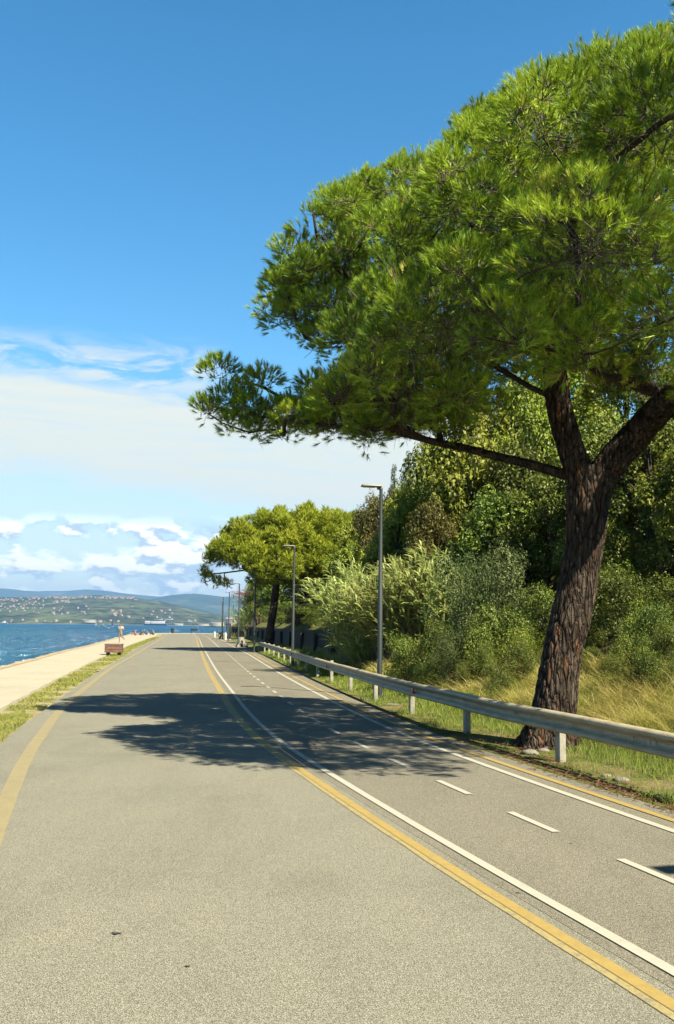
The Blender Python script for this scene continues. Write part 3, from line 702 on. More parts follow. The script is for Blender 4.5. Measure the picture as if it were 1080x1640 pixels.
# the long low limb over the road carries small boughs of its own
LOW = [(-.95, 15.6, 7.1, .4), (-.7, 15.4, 6.6, .45), (-.3, 15.4, 6.2, .45), (-.75, 15.0, 7.5, .4), (.6, 15.2, 5.9, .45), (1.0, 15.4, 6.0, .5), (-2.02, 16.4, 5.90, .36), (-1.95, 16.5, 5.45, .34), (-2.2, 16.3, 5.25, .26), (-1.62, 16.3, 5.45, .38), (-1.35, 16.5, 5.0, .34), (-1.05, 16.2, 5.15, .38), (-.75, 16.5, 5.28, .38), (-.40, 16.2, 5.38, .40),
       (-.05, 16.4, 5.10, .40), (.25, 16.1, 5.05, .40), (-.45, 16.5, 5.75, .28), (.55, 16.3, 5.35, .42), (.75, 15.9, 4.95, .42), (1.15, 16.1, 5.0, .42), (1.5, 15.8, 5.0, .45), 
       (.95, 15.8, 5.5, .5), (1.35, 15.9, 5.55, .5), (1.9, 15.6, 4.85, .36), (-1.25, 16.0, 5.72, .30), (2.4, 15.5, 5.2, .42), (2.0, 15.9, 5.5, .5), (-1.75, 16.1, 4.98, .28), (-.9, 16.1, 4.85, .28)]
CL = np.vstack([CL, np.array(LOW)])
def build_big_pine():
    r = empty('pine_tree', (3.13, 14.6, 0))
    tag(r, 'large umbrella pine with a leaning trunk and wide crown over the road, nearest tree', 'tree')
    TR = [(3.10, 14.6, -.25), (3.13, 14.6, 0.0), (3.18, 14.6, .32), (3.23, 14.6, .68), (3.34, 14.6, 1.34), (3.52, 14.6, 2.09), (3.67, 14.6, 2.85), (3.73, 14.6, 3.42), (3.76, 14.6, 3.90), (3.77, 14.58, 4.15)]
    mk('trunk', bark_tube(TR, [.38, .345, .32, .30, .28, .283, .275, .30, .29, .20], 120, 26, .021, 0, .30), M['bark'], parent=r, smooth=True, tint=bark_tube.tint)
    LL = [(3.70, 14.6, 3.62), (3.64, 14.6, 4.0), (3.52, 14.6, 4.38), (3.33, 14.5, 4.94), (3.25, 14.4, 5.4), (3.19, 14.3, 6.04), (3.22, 14.2, 6.87), (3.33, 14.0, 7.86)]
    RL = [(3.84, 14.6, 3.62), (3.93, 14.52, 3.95), (4.11, 14.4, 4.22), (4.39, 14.2, 4.56), (4.63, 13.8, 4.88), (4.95, 13.2, 5.2), (5.32, 12.4, 5.66), (5.6, 11.5, 6.4), (5.8, 10.8, 7.4)]
    mk('limb', bark_tube(LL, [.20, .215, .20, .19, .175, .15, .11, .06], 60, 14, .016, 3), M['bark'], parent=r, smooth=True, tint=bark_tube.tint)
    mk('limb', bark_tube(RL, [.23, .235, .225, .215, .205, .19, .165, .12, .06], 64, 14, .018, 7), M['bark'], parent=r, smooth=True, tint=bark_tube.tint)
    BL = [(3.72, 14.6, 3.80), (3.6, 14.6, 3.92), (3.38, 14.65, 4.03), (2.9, 14.9, 4.22), (2.37, 15.2, 4.41), (1.99, 15.4, 4.55), (1.61, 15.6, 4.66), (1.01, 15.9, 4.88), (.33, 16.2, 5.12), (-.30, 16.35, 5.36), (-.85, 16.4, 5.50), (-1.25, 16.4, 5.72), (-1.6, 16.5, 5.85)]
    mk('limb', bark_tube(BL, [.05, .085, .080, .072, .066, .062, .056, .050, .045, .038, .032, .026, .018], 16, 6, .005, 5), M['bark'], parent=r, smooth=True, tint=bark_tube.tint)
    CLm = [(3.28, 14.45, 5.12), (2.9, 14.6, 5.35), (2.48, 14.8, 5.68), (1.53, 15.0, 6.28), (.75, 15.0, 6.72), (.15, 15.0, 7.12), (-.22, 15.0, 7.5), (-.38, 15.0, 7.87), (-.43, 15.0, 8.2)]
    FL = [(4.63, 13.8, 4.88), (4.85, 12.9, 5.1), (4.9, 11.8, 5.3), (4.7, 10.6, 5.6), (4.4, 9.6, 5.9)]
    DL = [(2.37, 15.2, 4.41), (2.46, 15.2, 4.66), (2.54, 15.2, 4.89), (2.8, 15.0, 5.34)]
    EL = [(1.99, 15.4, 4.55), (2.15, 15.5, 4.9), (2.3, 15.6, 5.22), (2.61, 15.6, 5.38)]
    nodes, par = [], []
    def add(line, link):
        base = len(nodes)
        for i, p in enumerate(line):
            nodes.append(p); par.append(base+i-1 if i else link)
        return base
    a = add(LL, -1); b = add(RL, -1); c = add(BL, -1)
    skip0 = len(nodes)
    dn = lambda li: np.array([np.array(li[0])+(np.array(li[1])-np.array(li[0]))*0]+[x for x in li[1:]])
    add(CLm, a+3); add(FL, b+4); add(DL, c+4); add(EL, c+5)
    nb = len(nodes)
    # skip the butt of the limbs when attaching
    arr, par2, w = skeleton_tree(nodes, par, CL, (3.5, 14.5, 4.3))
    rad = np.clip(.0105*np.sqrt(w), .008, .07)
    for g_ in branch_geo(arr, par2, rad, skip0, 6): mk('branch', g_, M['limb'], parent=r, smooth=True)
    # foliage and twigs
    P, D, Ls, tt = [], [], [], []; tw = []
    for cx, cy, cz, cr in CL:
        c0 = np.array([cx, cy, cz]); npad = max(7, int(21*(cr/.95)**2)); pads = []; tries = 0
        far = 1 if cr < .45 else 0
        while len(pads) < npad and tries < 400:                 # foliage pads round the bough, mostly on its upper side
            tries += 1; d_ = nrm(rng.normal(size=3)+np.array([0, 0, .45]))
            if d_[2] < -.5: continue
            if all(np.linalg.norm(d_-e_) > .45*(1 if cr > .6 else .8) for e_ in pads): pads.append(d_)
        ctint = .44+.16*rng.normal()
        for d_ in pads:
            pr = rng.uniform(.23, .36)*(.8 if cr < .6 else 1); pc = c0+d_*np.array([1, 1, .82])*(cr*rng.uniform(.70, .98)-pr*.4)
            n = int(rng.uniform(17, 26)) if not far else 14; out = nrm(d_*.8+np.array([0, 0, .75]))
            q = nrm(rng.normal(size=(n, 3))*.85+out); pos = pc+q*pr*rng.uniform(.75, 1.1, (n, 1))
            dr = nrm(q*.75+out*.55+rng.normal(0, .18, q.shape)); P.append(pos); D.append(dr); Ls.append(rng.uniform(.10, .15, n))
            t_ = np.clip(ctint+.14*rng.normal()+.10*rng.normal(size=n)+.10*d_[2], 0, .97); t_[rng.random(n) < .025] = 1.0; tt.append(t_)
            mid = (pc+c0)/2+np.array([0, 0, -.07*cr])+rng.normal(0, .05, 3); tw.append((c0+rng.normal(0, cr*.12, 3), mid, pc))
            for p_, e_ in zip(pos[::3], dr[::3]): tw.append((pc, (pc+p_)/2+rng.normal(0, .015, 3), p_-e_*.05))
        for _ in range(int(9*(cr/.7)**2)):                     # dead, bare twigs on the shaded underside
            d_ = nrm(rng.normal(size=3)+np.array([0, 0, -.5])); e = c0+d_*cr*rng.uniform(.5, .95)
            tw.append((c0+d_*.1, (c0+e)/2+rng.normal(0, .08, 3), e+rng.normal(0, .06, 3)))
    P = np.concatenate(P); D = np.concatenate(D); Ls = np.concatenate(Ls); tt = np.concatenate(tt)
    K = 38
    V, F = needles(P, D, Ls, K, .0039, .46)
    tint = np.repeat(np.clip(np.repeat(tt, K)+rng.normal(0, .07, len(tt)*K), 0, 1), 3)
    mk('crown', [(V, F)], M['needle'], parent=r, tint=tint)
    A = np.array([t_[0] for t_ in tw]); B_ = np.array([t_[1] for t_ in tw]); C_ = np.array([t_[2] for t_ in tw])
    def prismtw(a_, b_, ra, rb):
        ax = nrm(b_-a_); u_ = nrm(np.cross(ax, np.array([[.3, .5, .8]]))); v_ = np.cross(ax, u_)
        pts = []
        for rr_, c_ in ((ra, a_), (rb, b_)):
            for th in (0, 2.1, 4.2): pts.append(c_+rr_*(math.cos(th)*u_+math.sin(th)*v_))
        V_ = np.stack(pts, 1).reshape(-1, 3); n = len(a_); base = np.arange(n)[:, None, None]*6
        f = np.array([[0, 1, 4, 3], [1, 2, 5, 4], [2, 0, 3, 5]])[None]; return V_, (base+f).reshape(-1, 4)
    mk('twigs', [prismtw(A, B_, .0060, .0045), prismtw(B_, C_, .0045, .0025)], M['twig'], parent=r)
build_big_pine()

def build_far_pine():
    bx, by = -4.45, 66.0
    r = empty('pine_tree', (bx, by, gz(bx, by)))
    tag(r, 'smaller, more distant umbrella pine whose reddish trunk rises beside the end of the guard rail', 'tree')
    TR = [(bx, by, -.2), (bx, by, .3), (bx+.1, by, 1.4), (bx+.28, by, 2.8), (bx+.40, by, 4.0), (bx+.55, by, 5.0)]
    mk('trunk', bark_tube(TR, [.36, .31, .27, .25, .24, .2], 24, 8, .03, 2, .2), M['bark'], parent=r, smooth=True, tint=bark_tube.tint)
    # clump centres in a flattened dome
    C = []
    cx, cy = -2.6, 66.5
    def top(e): return 5.6+4.6*math.sqrt(max(0, 1-e))
    tries = 0
    while tries < 9000:
        tries += 1
        x = rng.uniform(-9.0, 4.6); y = rng.uniform(60.5, 72.5)
        ex = (x-cx)/(6.2 if x < cx else 7.0); e = ex*ex+((y-cy)/5.6)**2
        if e > .97: continue
        t_ = top(e); lo = 4.7+.9*e if x < -5 else 4.7+.5*e
        cr = rng.uniform(.55, .95)
        if t_-cr*.9 < lo: continue
        z = rng.uniform(lo, t_-cr*.9)
        if z < t_-2.2 and rng.random() < .55: continue
        if x < -5.6 and 5.0 < z < 6.1: continue
        p = np.array([x, y, z, cr])
        if all(np.linalg.norm(p[:3]-q[:3]) > .80*(p[3]+q[3])*.86 for q in C): C.append(p)
    for q in ((-8.6, 66, 4.9, .5), (-8.0, 66.2, 4.6, .45), (-7.3, 66, 4.5, .4), (-8.9, 66, 5.3, .45), (2.6, 65, 6.2, .8), (3.2, 64.5, 5.4, .7), (2.2, 64, 5.0, .7), (3.6, 66, 6.6, .7), (1.4, 64, 6.6, .8), (2.6, 66, 7.4, .8), (-2.4, 63.5, 4.7, .6), (-1.5, 63, 4.3, .6), (-.4, 63, 4.2, .65), (.8, 63.4, 4.2, .7), (1.8, 63.6, 4.4, .7), (3.0, 64, 4.9, .7), (4.0, 65, 5.6, .8), (4.2, 66, 6.6, .7)): C.append(np.array(q))
    C = np.array(C)
    nodes = [(bx+.35, by, 3.6), (bx+.5, by, 4.6), (bx+.9, by, 6.0), (bx+1.4, by, 7.4), (bx-.2, by, 5.2), (bx-1.6, by, 5.4), (bx-3.0, by, 5.2), (bx-4.0, by, 5.1), (bx+1.6, by-.6, 5.2), (bx+3.2, by-1.0, 5.8), (bx+5, by-1, 6.2)]
    par = [-1, 0, 1, 2, 1, 4, 5, 6, 1, 8, 9]
    arr, par2, w = skeleton_tree(nodes, par, C, (bx+.5, by, 4.6))
    for g_ in branch_geo(arr, par2, np.clip(.026*np.sqrt(w), .025, .22), 1, 5): mk('branch', g_, M['limb'], parent=r)
    P, D, Ls, tt = [], [], [], []
    for x, y, z, cr in C:
        n = int(150*(cr/.8)**2); q = nrm(rng.normal(size=(n, 3))+np.array([0, 0, .45]))
        lump = np.array([noise.noise(Vector((a_*2.4+x, b_*2.4+y, c_*2.4+z))) for a_, b_, c_ in q])
        pos = np.array([x, y, z])+q*(cr*(.85+.4*lump)*rng.uniform(.7, 1.08, n))[:, None]
        P.append(pos); D.append(nrm(q*.7+np.array([0, 0, .6])+rng.normal(0, .3, q.shape))); Ls.append(rng.uniform(.24, .38, n))
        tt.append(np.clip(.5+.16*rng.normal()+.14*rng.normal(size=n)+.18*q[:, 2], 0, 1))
    P = np.concatenate(P); D = np.concatenate(D); Ls = np.concatenate(Ls); tt = np.concatenate(tt); K = 13
    V, F = needles(P, D, Ls, K, .020)
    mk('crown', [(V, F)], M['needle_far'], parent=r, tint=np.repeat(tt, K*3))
build_far_pine()
# ------------------------------------------------------------------ bushes and trees of the hillside
G1 = [(0, (.055, .085, .012)), (.4, (.125, .175, .022)), (.75, (.21, .265, .036)), (1, (.31, .33, .06))]
M['leaf_bright'] = leafy('bright_leaves', [(0, (.11, .16, .014)), (.4, (.26, .33, .03)), (.75, (.40, .46, .05)), (1, (.52, .54, .09))], .26, (.30, .34, .04))
M['leaf_dark'] = leafy('dark_leaves', G1, .25, (.18, .24, .02), .5, .25)
M['leaf_olive'] = leafy('olive_brown_leaves', [(0, (.075, .075, .016)), (.4, (.140, .130, .028)), (.75, (.20, .18, .042)), (1, (.26, .18, .06))], .3, (.2, .19, .03))
M['leaf_blue'] = leafy('grey_green_leaves', [(0, (.06, .095, .024)), (.4, (.12, .18, .05)), (.75, (.19, .26, .08)), (1, (.25, .31, .11))], .3, (.12, .18, .04))
M['leaf_rust'] = leafy('rusty_dead_leaves', [(0, (.10, .035, .015)), (.5, (.20, .085, .035)), (1, (.30, .16, .07))], .25, (.3, .14, .05))
M['leaf_conifer'] = leafy('conifer_foliage', [(0, (.03, .05, .010)), (.5, (.065, .095, .018)), (1, (.12, .15, .03))], .2)
M['stem'] = simple('bush_stems', (.095, .075, .055), .95, var=.4, scale=15, spec=.1)

def leaf_quads(P, N, size, aspect=.5):
    n = len(P); N = nrm(N); a = nrm(np.cross(N, rng.normal(size=(n, 3)))); b = np.cross(N, a)
    a = a*(size*.5)[:, None]; b = b*(size*.5*aspect)[:, None]; fold = N*(size*.10)[:, None]
    V = np.stack([P-a, P+b+fold-a*.15, P+a, P-b+fold-a*.15], 1).reshape(-1, 3)
    return V, np.arange(n*4).reshape(-1, 4)
def blob_crown(blobs, dens, size, up=.35, aspect=.62, inner=.14, droop=0.0):
    P, N, T = [], [], []
    for x, y, z, r_ in blobs:
        n = int(dens*1.25*r_*r_); q = nrm(rng.normal(size=(n, 3)))
        keep = q[:, 2] > -.75; q = q[keep]; n = len(q)
        lump = np.array([noise.noise(Vector((a*2.3+x*3, b*2.3+y*3, c*2.3+z*3))) for a, b, c in q])
        rad = r_*(.80+.55*lump)*np.where(rng.random(n) < inner, rng.uniform(.35, .85, n), rng.uniform(.86, 1.10, n))
        P.append(np.array([x, y, z])+q*rad[:, None]); N.append(q*.45+np.array([0, 0, up])+rng.normal(0, .48, (n, 3)))
        T.append(np.clip(.46+.20*rng.normal()+.18*rng.normal(size=n)+.15*lump, 0, 1))
    P = np.concatenate(P); N = np.concatenate(N); T = np.concatenate(T)
    s_ = size*rng.uniform(.65, 1.3, len(P)); V, F = leaf_quads(P, N, s_, aspect); return V, F, np.repeat(T, 4)
def make_bush(name, mat_, seed, wid=1.5, hgt=2.6, dens=1500, size=.085, nb=14, aspect=.5):
    global rng
    rng = np.random.default_rng(seed)
    r = empty(name, (0, 0, 0)); blobs = []
    for i in range(nb):
        a = rng.uniform(0, 2*math.pi); t = (i+.5)/nb; z = .35+t*(hgt-.9); rr = wid*(1-.75*abs(t-.42)**1.4)*math.sqrt(rng.random())*.9
        blobs.append((rr*math.cos(a), rr*math.sin(a), z, rng.uniform(.36, .70)*min(1.2, wid/1.4)))
    V, F, T = blob_crown(blobs, dens, size, aspect=aspect); mk('foliage', [(V, F)], mat_, parent=r, tint=T)
    g = []
    for x, y, z, q in blobs:
        g += tube([(x*.06, y*.06, -.3), (x*.4, y*.4, z*.45), (x, y, z)], [.028, .018, .006], 4, cap=False)
        for _ in range(3):
            e = np.array([x, y, z])+nrm(rng.normal(size=3)+np.array([0, 0, .4]))*q*1.1
            g += tube([(x, y, z), tuple(e)], [.006, .003], 3, cap=False)
    mk('stems', g, M['stem'], parent=r); return r
def make_tree(name, mat_, seed, wid=2.3, hgt=6.5, dens=900, size=.13, nb=34, low=1.2, aspect=.55):
    global rng
    rng = np.random.default_rng(seed)
    r = empty(name, (0, 0, 0)); blobs = []
    for i in range(nb):
        a = rng.uniform(0, 2*math.pi); t = (i+.5)/nb; z = low+t*(hgt-low-.5); pr = math.sin(math.pi*min(1, (t*.86+.12)))**.7
        rr = wid*pr*math.sqrt(rng.uniform(.1, 1)); blobs.append((rr*math.cos(a), rr*math.sin(a), z, rng.uniform(.55, 1.0)))
    V, F, T = blob_crown(blobs, dens, size, aspect=aspect); mk('crown', [(V, F)], mat_, parent=r, tint=T)
    g = tube([(0, 0, -.5), (.05, .02, hgt*.3), (-.05, .05, hgt*.62), (0, 0, hgt*.9)], [.17, .13, .08, .02], 8, cap=False)
    for x, y, z, q in blobs:
        h = max(.4, z-.9-.35*math.hypot(x, y)); g += tube([(0, 0, h), (x*.5, y*.5, (h+z)*.5+.1), (x, y, z)], [.05, .03, .010], 4, cap=False)
        for _ in range(3):
            e = np.array([x, y, z])+nrm(rng.normal(size=3))*q; g += tube([(x, y, z), tuple(e)], [.010, .004], 3, cap=False)
    mk('trunk', g, M['stem'], parent=r); return r
def make_conifer(name, seed, hgt=7.0, wid=1.3):
    global rng
    rng = np.random.default_rng(seed); r = empty(name, (0, 0, 0)); blobs = []
    for i in range(46):
        t = (i+.5)/46; z = .6+t*(hgt-.8); rr = wid*(1-t)**.8*rng.uniform(.4, 1.0); a = rng.uniform(0, 6.28)
        blobs.append((rr*math.cos(a), rr*math.sin(a), z, .16+.42*(1-t)))
    V, F, T = blob_crown(blobs, 1900, .11, up=.6, aspect=.3); mk('crown', [(V, F)], M['leaf_conifer'], parent=r, tint=T)
    mk('trunk', tube([(0, 0, -.5), (0, 0, hgt*.95)], [.13, .02], 7), M['stem'], parent=r); return r
PROTO = {
 'bright0': (make_bush('bush', M['leaf_bright'], 1), 1.75, 2.75), 'bright1': (make_bush('bush', M['leaf_bright'], 2, 1.7, 2.4, 1500, .075), 1.9, 2.6),
 'dark0': (make_bush('bush', M['leaf_dark'], 3, 1.6, 2.7, 1700, .080), 1.8, 2.9), 'dark1': (make_bush('bush', M['leaf_dark'], 4, 1.9, 2.3, 1600, .095), 2.1, 2.5),
 'blue0': (make_bush('bush', M['leaf_blue'], 5, 1.6, 3.0, 1500, .090, 16, .36), 1.8, 3.2), 'olive0': (make_bush('bush', M['leaf_olive'], 6, 1.6, 2.5, 1500, .085), 1.8, 2.7),
 'tbright': (make_tree('leafy_tree', M['leaf_bright'], 7, size=.165), 2.8, 6.6), 'tdark': (make_tree('leafy_tree', M['leaf_dark'], 8, 2.5, 6.2, 900, .155), 3.0, 6.3),
 'tolive': (make_tree('leafy_tree', M['leaf_olive'], 9, 2.2, 6.0, 950, .14), 2.7, 6.1), 'tbright2': (make_tree('leafy_tree', M['leaf_bright'], 10, 2.6, 5.6, 1000, .145, 30), 3.0, 5.7),
 'conifer': (make_conifer('conifer_tree', 12), 1.6, 7.0),
 'rust0': (make_bush('bush', M['leaf_rust'], 13, .45, .8, 1500, .075, 7), .6, .85),
}
used = set()
def veg(kind, u, Y, vtop, halfpx, label, cat=None, group=None, sink=0.0):
    """a plant standing at distance Y under column u of the view, its top and half width in real metres from there"""
    proto, w0, h0 = PROTO[kind]
    x = (u-540)/1575*Y; z = gz(x, Y)-sink
    top = CAMH+(vh(u)-vtop)/1575*Y; hs = max(.35, (top-z))/h0; ws = halfpx/1575*Y/w0
    ws = min(max(ws, hs*.55), hs*1.9)
    if kind in used: o = copy_tree(proto)
    else: o = proto; used.add(kind)
    o.location = (x, Y, z); o.rotation_euler = (0, 0, (u*1.7+Y*3.1) % 6.28); o.scale = (ws, ws, hs)
    tag(o, label, cat or ('tree' if kind[0] == 't' or kind == 'conifer' else 'bush'), group)
    return o
HT = 'trees on the wooded hillside'; HB = 'bushes on the roadside bank'
for kind, u, Y, vt, hp, lab in [
 # behind and right of the big trunk
 ('dark1', 1003, 21.5, 905, 95, 'dark bush with glossy leaves just right of the big pine trunk, above the dry grass'),
 ('dark0', 1085, 20.0, 900, 90, 'dark leafy bush cut by the right edge of the view above the dry grass'),
 ('dark1', 1052, 19.0, 955, 60, 'low glossy bush at the right edge in front of the taller dark bushes'),
 ('dark0', 950, 23.5, 890, 80, 'dark bush half hidden by the right side of the big pine trunk'),
 ('tdark', 1045, 26, 655, 130, 'dark tree at the right edge seen below the right limb of the big pine'),
 ('tdark', 960, 28, 665, 110, 'dark tree seen in the fork between the two limbs of the big pine'),
 ('tbright2', 1120, 24, 690, 110, 'bright leafy tree at the far right behind the right pine limb'),
 ('dark1', 1050, 25, 800, 110, 'tall dark bush behind the right-edge bushes'),
 ('bright0', 975, 25.5, 800, 80, 'sunlit bush high on the bank right of the big pine trunk'),
 # between reeds and trunk
 ('blue0', 795, 25, 850, 88, 'feathery grey-green bush between the reeds and the big pine trunk'),
 ('blue0', 735, 27, 862, 70, 'feathery grey-green bush right beside the reed clump'),
 ('dark0', 855, 24.5, 925, 62, 'dark bush touching the left side of the big pine trunk'),
 ('dark1', 790, 23.5, 960, 70, 'low dark bush above the pale dry grass left of the pine trunk'),
 ('bright1', 845, 22.5, 1000, 45, 'small bright bush at the left foot of the big pine trunk above the grass'),
 ('dark1', 715, 25.5, 985, 55, 'low dark bush at the right foot of the reed clump'),
 ('dark0', 655, 26.5, 1005, 50, 'low dark bush at the foot of the leaning reeds'),
 ('dark1', 690, 24.0, 1040, 32, 'small dark bush in the dry grass behind the guard rail'),
 ('dark0', 745, 22.5, 1045, 30, 'small dark green bush between the dry grass tufts left of the pine'),
 ('dark0', 985, 17.0, 1040, 40, 'low dark bush with ragged outline between the rusty shrub and the pine trunk'),
 ('dark1', 1060, 16.0, 1035, 60, 'low broad dark bush nearest the guard rail at the right edge'),
 ('dark0', 800, 19.5, 1045, 34, 'knee high dark shrub among straw grass just left of the pine'),
 ('dark1', 1010, 18.2, 1010, 48, 'low dark bush with black gaps right above the grass right of the big pine'),
 ('dark0', 1075, 17.0, 985, 52, 'dark low bush cut by the right edge, closest one to the guard rail'),
 ('dark1', 940, 19.8, 1030, 40, 'low dark shrub just right of the middle of the pine trunk'),
 ('dark0', 830, 20.8, 1010, 42, 'dark low shrub left of the pine trunk, just above the grass tufts'),
 ('dark0', 775, 22.5, 1015, 36, 'low leafy shrub in the middle between reeds and pine trunk'),
 ('blue0', 725, 23.5, 1000, 40, 'low feathery shrub under the tall grey-green bush'),
 ('tdark', 1000, 31, 690, 110, 'dark tree between the right pine limb and the bushes below'),
 ('tdark', 830, 34, 700, 90, 'dark tree in the deep shade left of the pine fork'),
 ('tbright', 640, 40, 790, 60, 'bright tree above the reeds right of the tall lamp post'),
 ('dark1', 930, 22.0, 985, 38, 'small dark bush at the right foot of the big pine trunk'),
 # upper hillside
 ('tbright', 755, 36, 600, 105, 'bright yellow-green tree under the left limb of the big pine'),
 ('tbright2', 845, 37, 575, 110, 'bright tree directly left of the fork of the big pine'),
 ('tbright', 700, 40, 700, 85, 'leafy tree above the reeds, left of the brightest tree'),
 ('tdark', 800, 32, 780, 100, 'darker tree in the middle of the slope above the grey-green bushes'),
 ('tolive', 690, 34, 800, 70, 'olive tree rising right behind the tall reeds'),
 ('tdark', 880, 31, 760, 90, 'dark tree behind the upper part of the big pine trunk'),
 ('tbright', 915, 40, 555, 120, 'leafy tree high on the slope behind the fork of the big pine'),
 ('conifer', 655, 47, 715, 42, 'dark conifer with a pointed top left of the bright hillside trees'),
 ('conifer', 632, 54, 738, 36, 'slim conifer whose tip rises just right of the nearest lamp head'),
 ('conifer', 690, 46, 700, 48, 'dark conifer under the lowest long limb of the big pine'),
 ('tolive', 645, 45, 775, 62, 'olive-brown tree right of the tall lamp post'),
 ('tolive', 600, 52, 790, 55, 'olive-brown tree behind the head of the tall lamp post'),
 ('tbright2', 575, 62, 825, 50, 'green tree between the second pine and the tall lamp post'),
 ('tbright', 565, 50, 870, 50, 'leafy tree low behind the tips of the reeds'),
 ('tdark', 740, 44, 700, 80, 'dark tree deep in the wood behind the bright trees'),
 ('tbright2', 1010, 36, 560, 120, 'bright tree high behind the right limb of the big pine'),
 ('tdark', 1110, 34, 560, 130, 'dark tree at the top right of the hillside wood'),
 # on the bank behind the retaining wall
 ('bright0', 505, 63, 965, 34, 'bush growing above the dark wall left of the reeds'),
 ('dark0', 545, 57, 965, 40, 'dark bush at the near end of the dark wall'),
 ('olive0', 480, 73, 970, 34, 'olive bush above the dark wall beside the second lamp'),
 ('dark0', 455, 88, 955, 40, 'dark bush above the wall right of the second pine trunk'),
 ('bright0', 415, 121, 965, 26, 'bush above the wall left of the second pine trunk'),
 ('tdark', 500, 74, 890, 60, 'dark tree in the shade behind the second pine'),
 ('tdark', 450, 94, 900, 50, 'dark tree behind the trunk of the second pine'),
 ('tbright2', 415, 126, 915, 30, 'bright tree on the far bank left of the second pine trunk'),
 ('bright0', 402, 136, 960, 20, 'distant bright bush above the far end of the wall'),
 ('tdark', 420, 118, 925, 26, 'distant dark tree above the far wall'),
 ('dark0', 392, 141, 970, 14, 'very distant dark bush at the far road bend'),
 ('tbright2', 560, 74, 840, 60, 'bright green tree right behind the second pine crown'),
]:
    veg(kind, u, Y, vt, hp, lab, None, HT if (kind[0] == 't' or kind == 'conifer') else HB)
veg('rust0', 1003, 18.6, 1030, 24, 'small rusty dead shrub in front of the dark bushes right of the big pine', 'shrub')
veg('rust0', 955, 19.2, 1072, 14, 'tiny rusty shrub just right of the big pine trunk', 'shrub')
for k_, (p_, w_, h_) in PROTO.items():
    if k_ not in used:
        for c_ in list(p_.children): bpy.data.objects.remove(c_)
        bpy.data.objects.remove(p_)
# bare reddish dead tree overhanging the far end of the wall
def dead_tree():
    global rng
    rng = np.random.default_rng(5); Y = 120; x = (414-540)/1575*Y; b = np.array([x, Y, gz(x, Y)])
    r = empty('dead_tree', tuple(b)); tag(r, 'reddish brown dead tree with bare branches over the far lamps', 'tree')
    g = tube([b, b+[-.2, 0, 2], b+[-.7, 0, 3.6]], [.14, .10, .06], 6, cap=False); P = []
    for i in range(46):
        a = b+np.array([-.5, 0, 2.2+1.4*rng.random()]); e = a+np.array([-rng.uniform(.3, 3.0), rng.normal(0, .8), rng.uniform(-.5, 1.3)])
        m_ = (a+e)/2+[0, 0, .25]; g += tube([a, m_, e], [.035, .025, .008], 3, cap=False)
        for _ in range(9):
            t_ = rng.random(); q = a+(e-a)*t_; f = q+rng.normal(0, .38, 3); g += tube([q, f], [.012, .005], 3, cap=False); P += [q+(f-q)*rng.random(), f]
    mk('trunk', g, simple('reddish_dead_wood', (.20, .085, .055), .95, var=.3), parent=r)
    P = np.array(P); V, F = leaf_quads(P, rng.normal(size=P.shape), np.full(len(P), .13)); mk('dead_leaves', [(V, F)], M['leaf_rust'], parent=r, tint=np.repeat(rng.random(len(P)), 4))
dead_tree()

# ------------------------------------------------------------------ giant reeds
M['reed'] = leafy('reed_leaves', [(0, (.18, .25, .05)), (.4, (.35, .43, .11)), (.75, (.50, .56, .19)), (1, (.66, .66, .32))], .42, (.66, .72, .22), .5, .3)
M['cane'] = simple('reed_canes', (.26, .23, .11), .7, var=.3)
def reeds(name, base, n, rx, ry, hgt, lean, label, seed, wid=.072, nl=16, ks=1.0):
    global rng
    rng = np.random.default_rng(seed); r = empty(name, base); tag(r, label, 'reeds', 'giant reed clumps on the bank')
    g, LV, LF, LT = [], [], [], []; offv = 0
    for i in range(n):
        a = rng.uniform(0, 6.28); q = math.sqrt(rng.random()); x = base[0]+rx*q*math.cos(a); y = base[1]+ry*q*math.sin(a)
        h = hgt*rng.uniform(.55, 1.03)*(1-.18*q); ln = lean*h*rng.uniform(.5, 1.4)+np.array([math.cos(a), math.sin(a)])*q*.28*h*.5
        z = gz(x, y); t = np.linspace(0, 1, 7)
        C = np.stack([x+ln[0]*t**1.8, y+ln[1]*t**1.8, z+h*t*(1-.06*t)], 1)
        g += tube(C, np.linspace(.013, .004, 7)*ks, 3, cap=False)
        tt = rng.uniform(.25, 1.0, nl)**.8; tt[:4] = rng.uniform(.9, 1.0, 4)
        for tk in tt:
            p = np.array([np.interp(tk, t, C[:, c]) for c in range(3)]); az_ = rng.uniform(0, 6.28)
            dv = np.array([math.cos(az_)*.62+ln[0]/h*1.5, math.sin(az_)*.62+ln[1]/h*1.5, rng.uniform(.7, 1.5)]); dv /= np.linalg.norm(dv)
            le = rng.uniform(.45, .85)*(1.0 if tk < .9 else .8); side = np.cross(dv, [0, 0, 1.]); side = side/np.linalg.norm(side)+rng.normal(0, .35, 3)
            side = side/np.linalg.norm(side)
            w_ = wid*rng.uniform(.6, 1.1); pts = []
            for k, ww in ((0, .55), (.35, 1.0), (.7, .7), (1.0, .06)):
                c = p+dv*le*k+np.array([0, 0, -1])*le*.48*k*k; pts += [c-side*w_*.5*ww, c+side*w_*.5*ww]
            LV += pts; LF += [[offv, offv+1, offv+3, offv+2], [offv+2, offv+3, offv+5, offv+4], [offv+4, offv+5, offv+7, offv+6]]; offv += 8
            LT += [min(1, max(0, .42+.2*rng.normal()+(.12 if tk > .9 else 0)))]*8
    mk('canes', g, M['cane'], parent=r); mk('leaves', [(np.array(LV), np.array(LF))], M['reed'], parent=r, tint=LT)
LEAN = np.array([-.30, -.04])
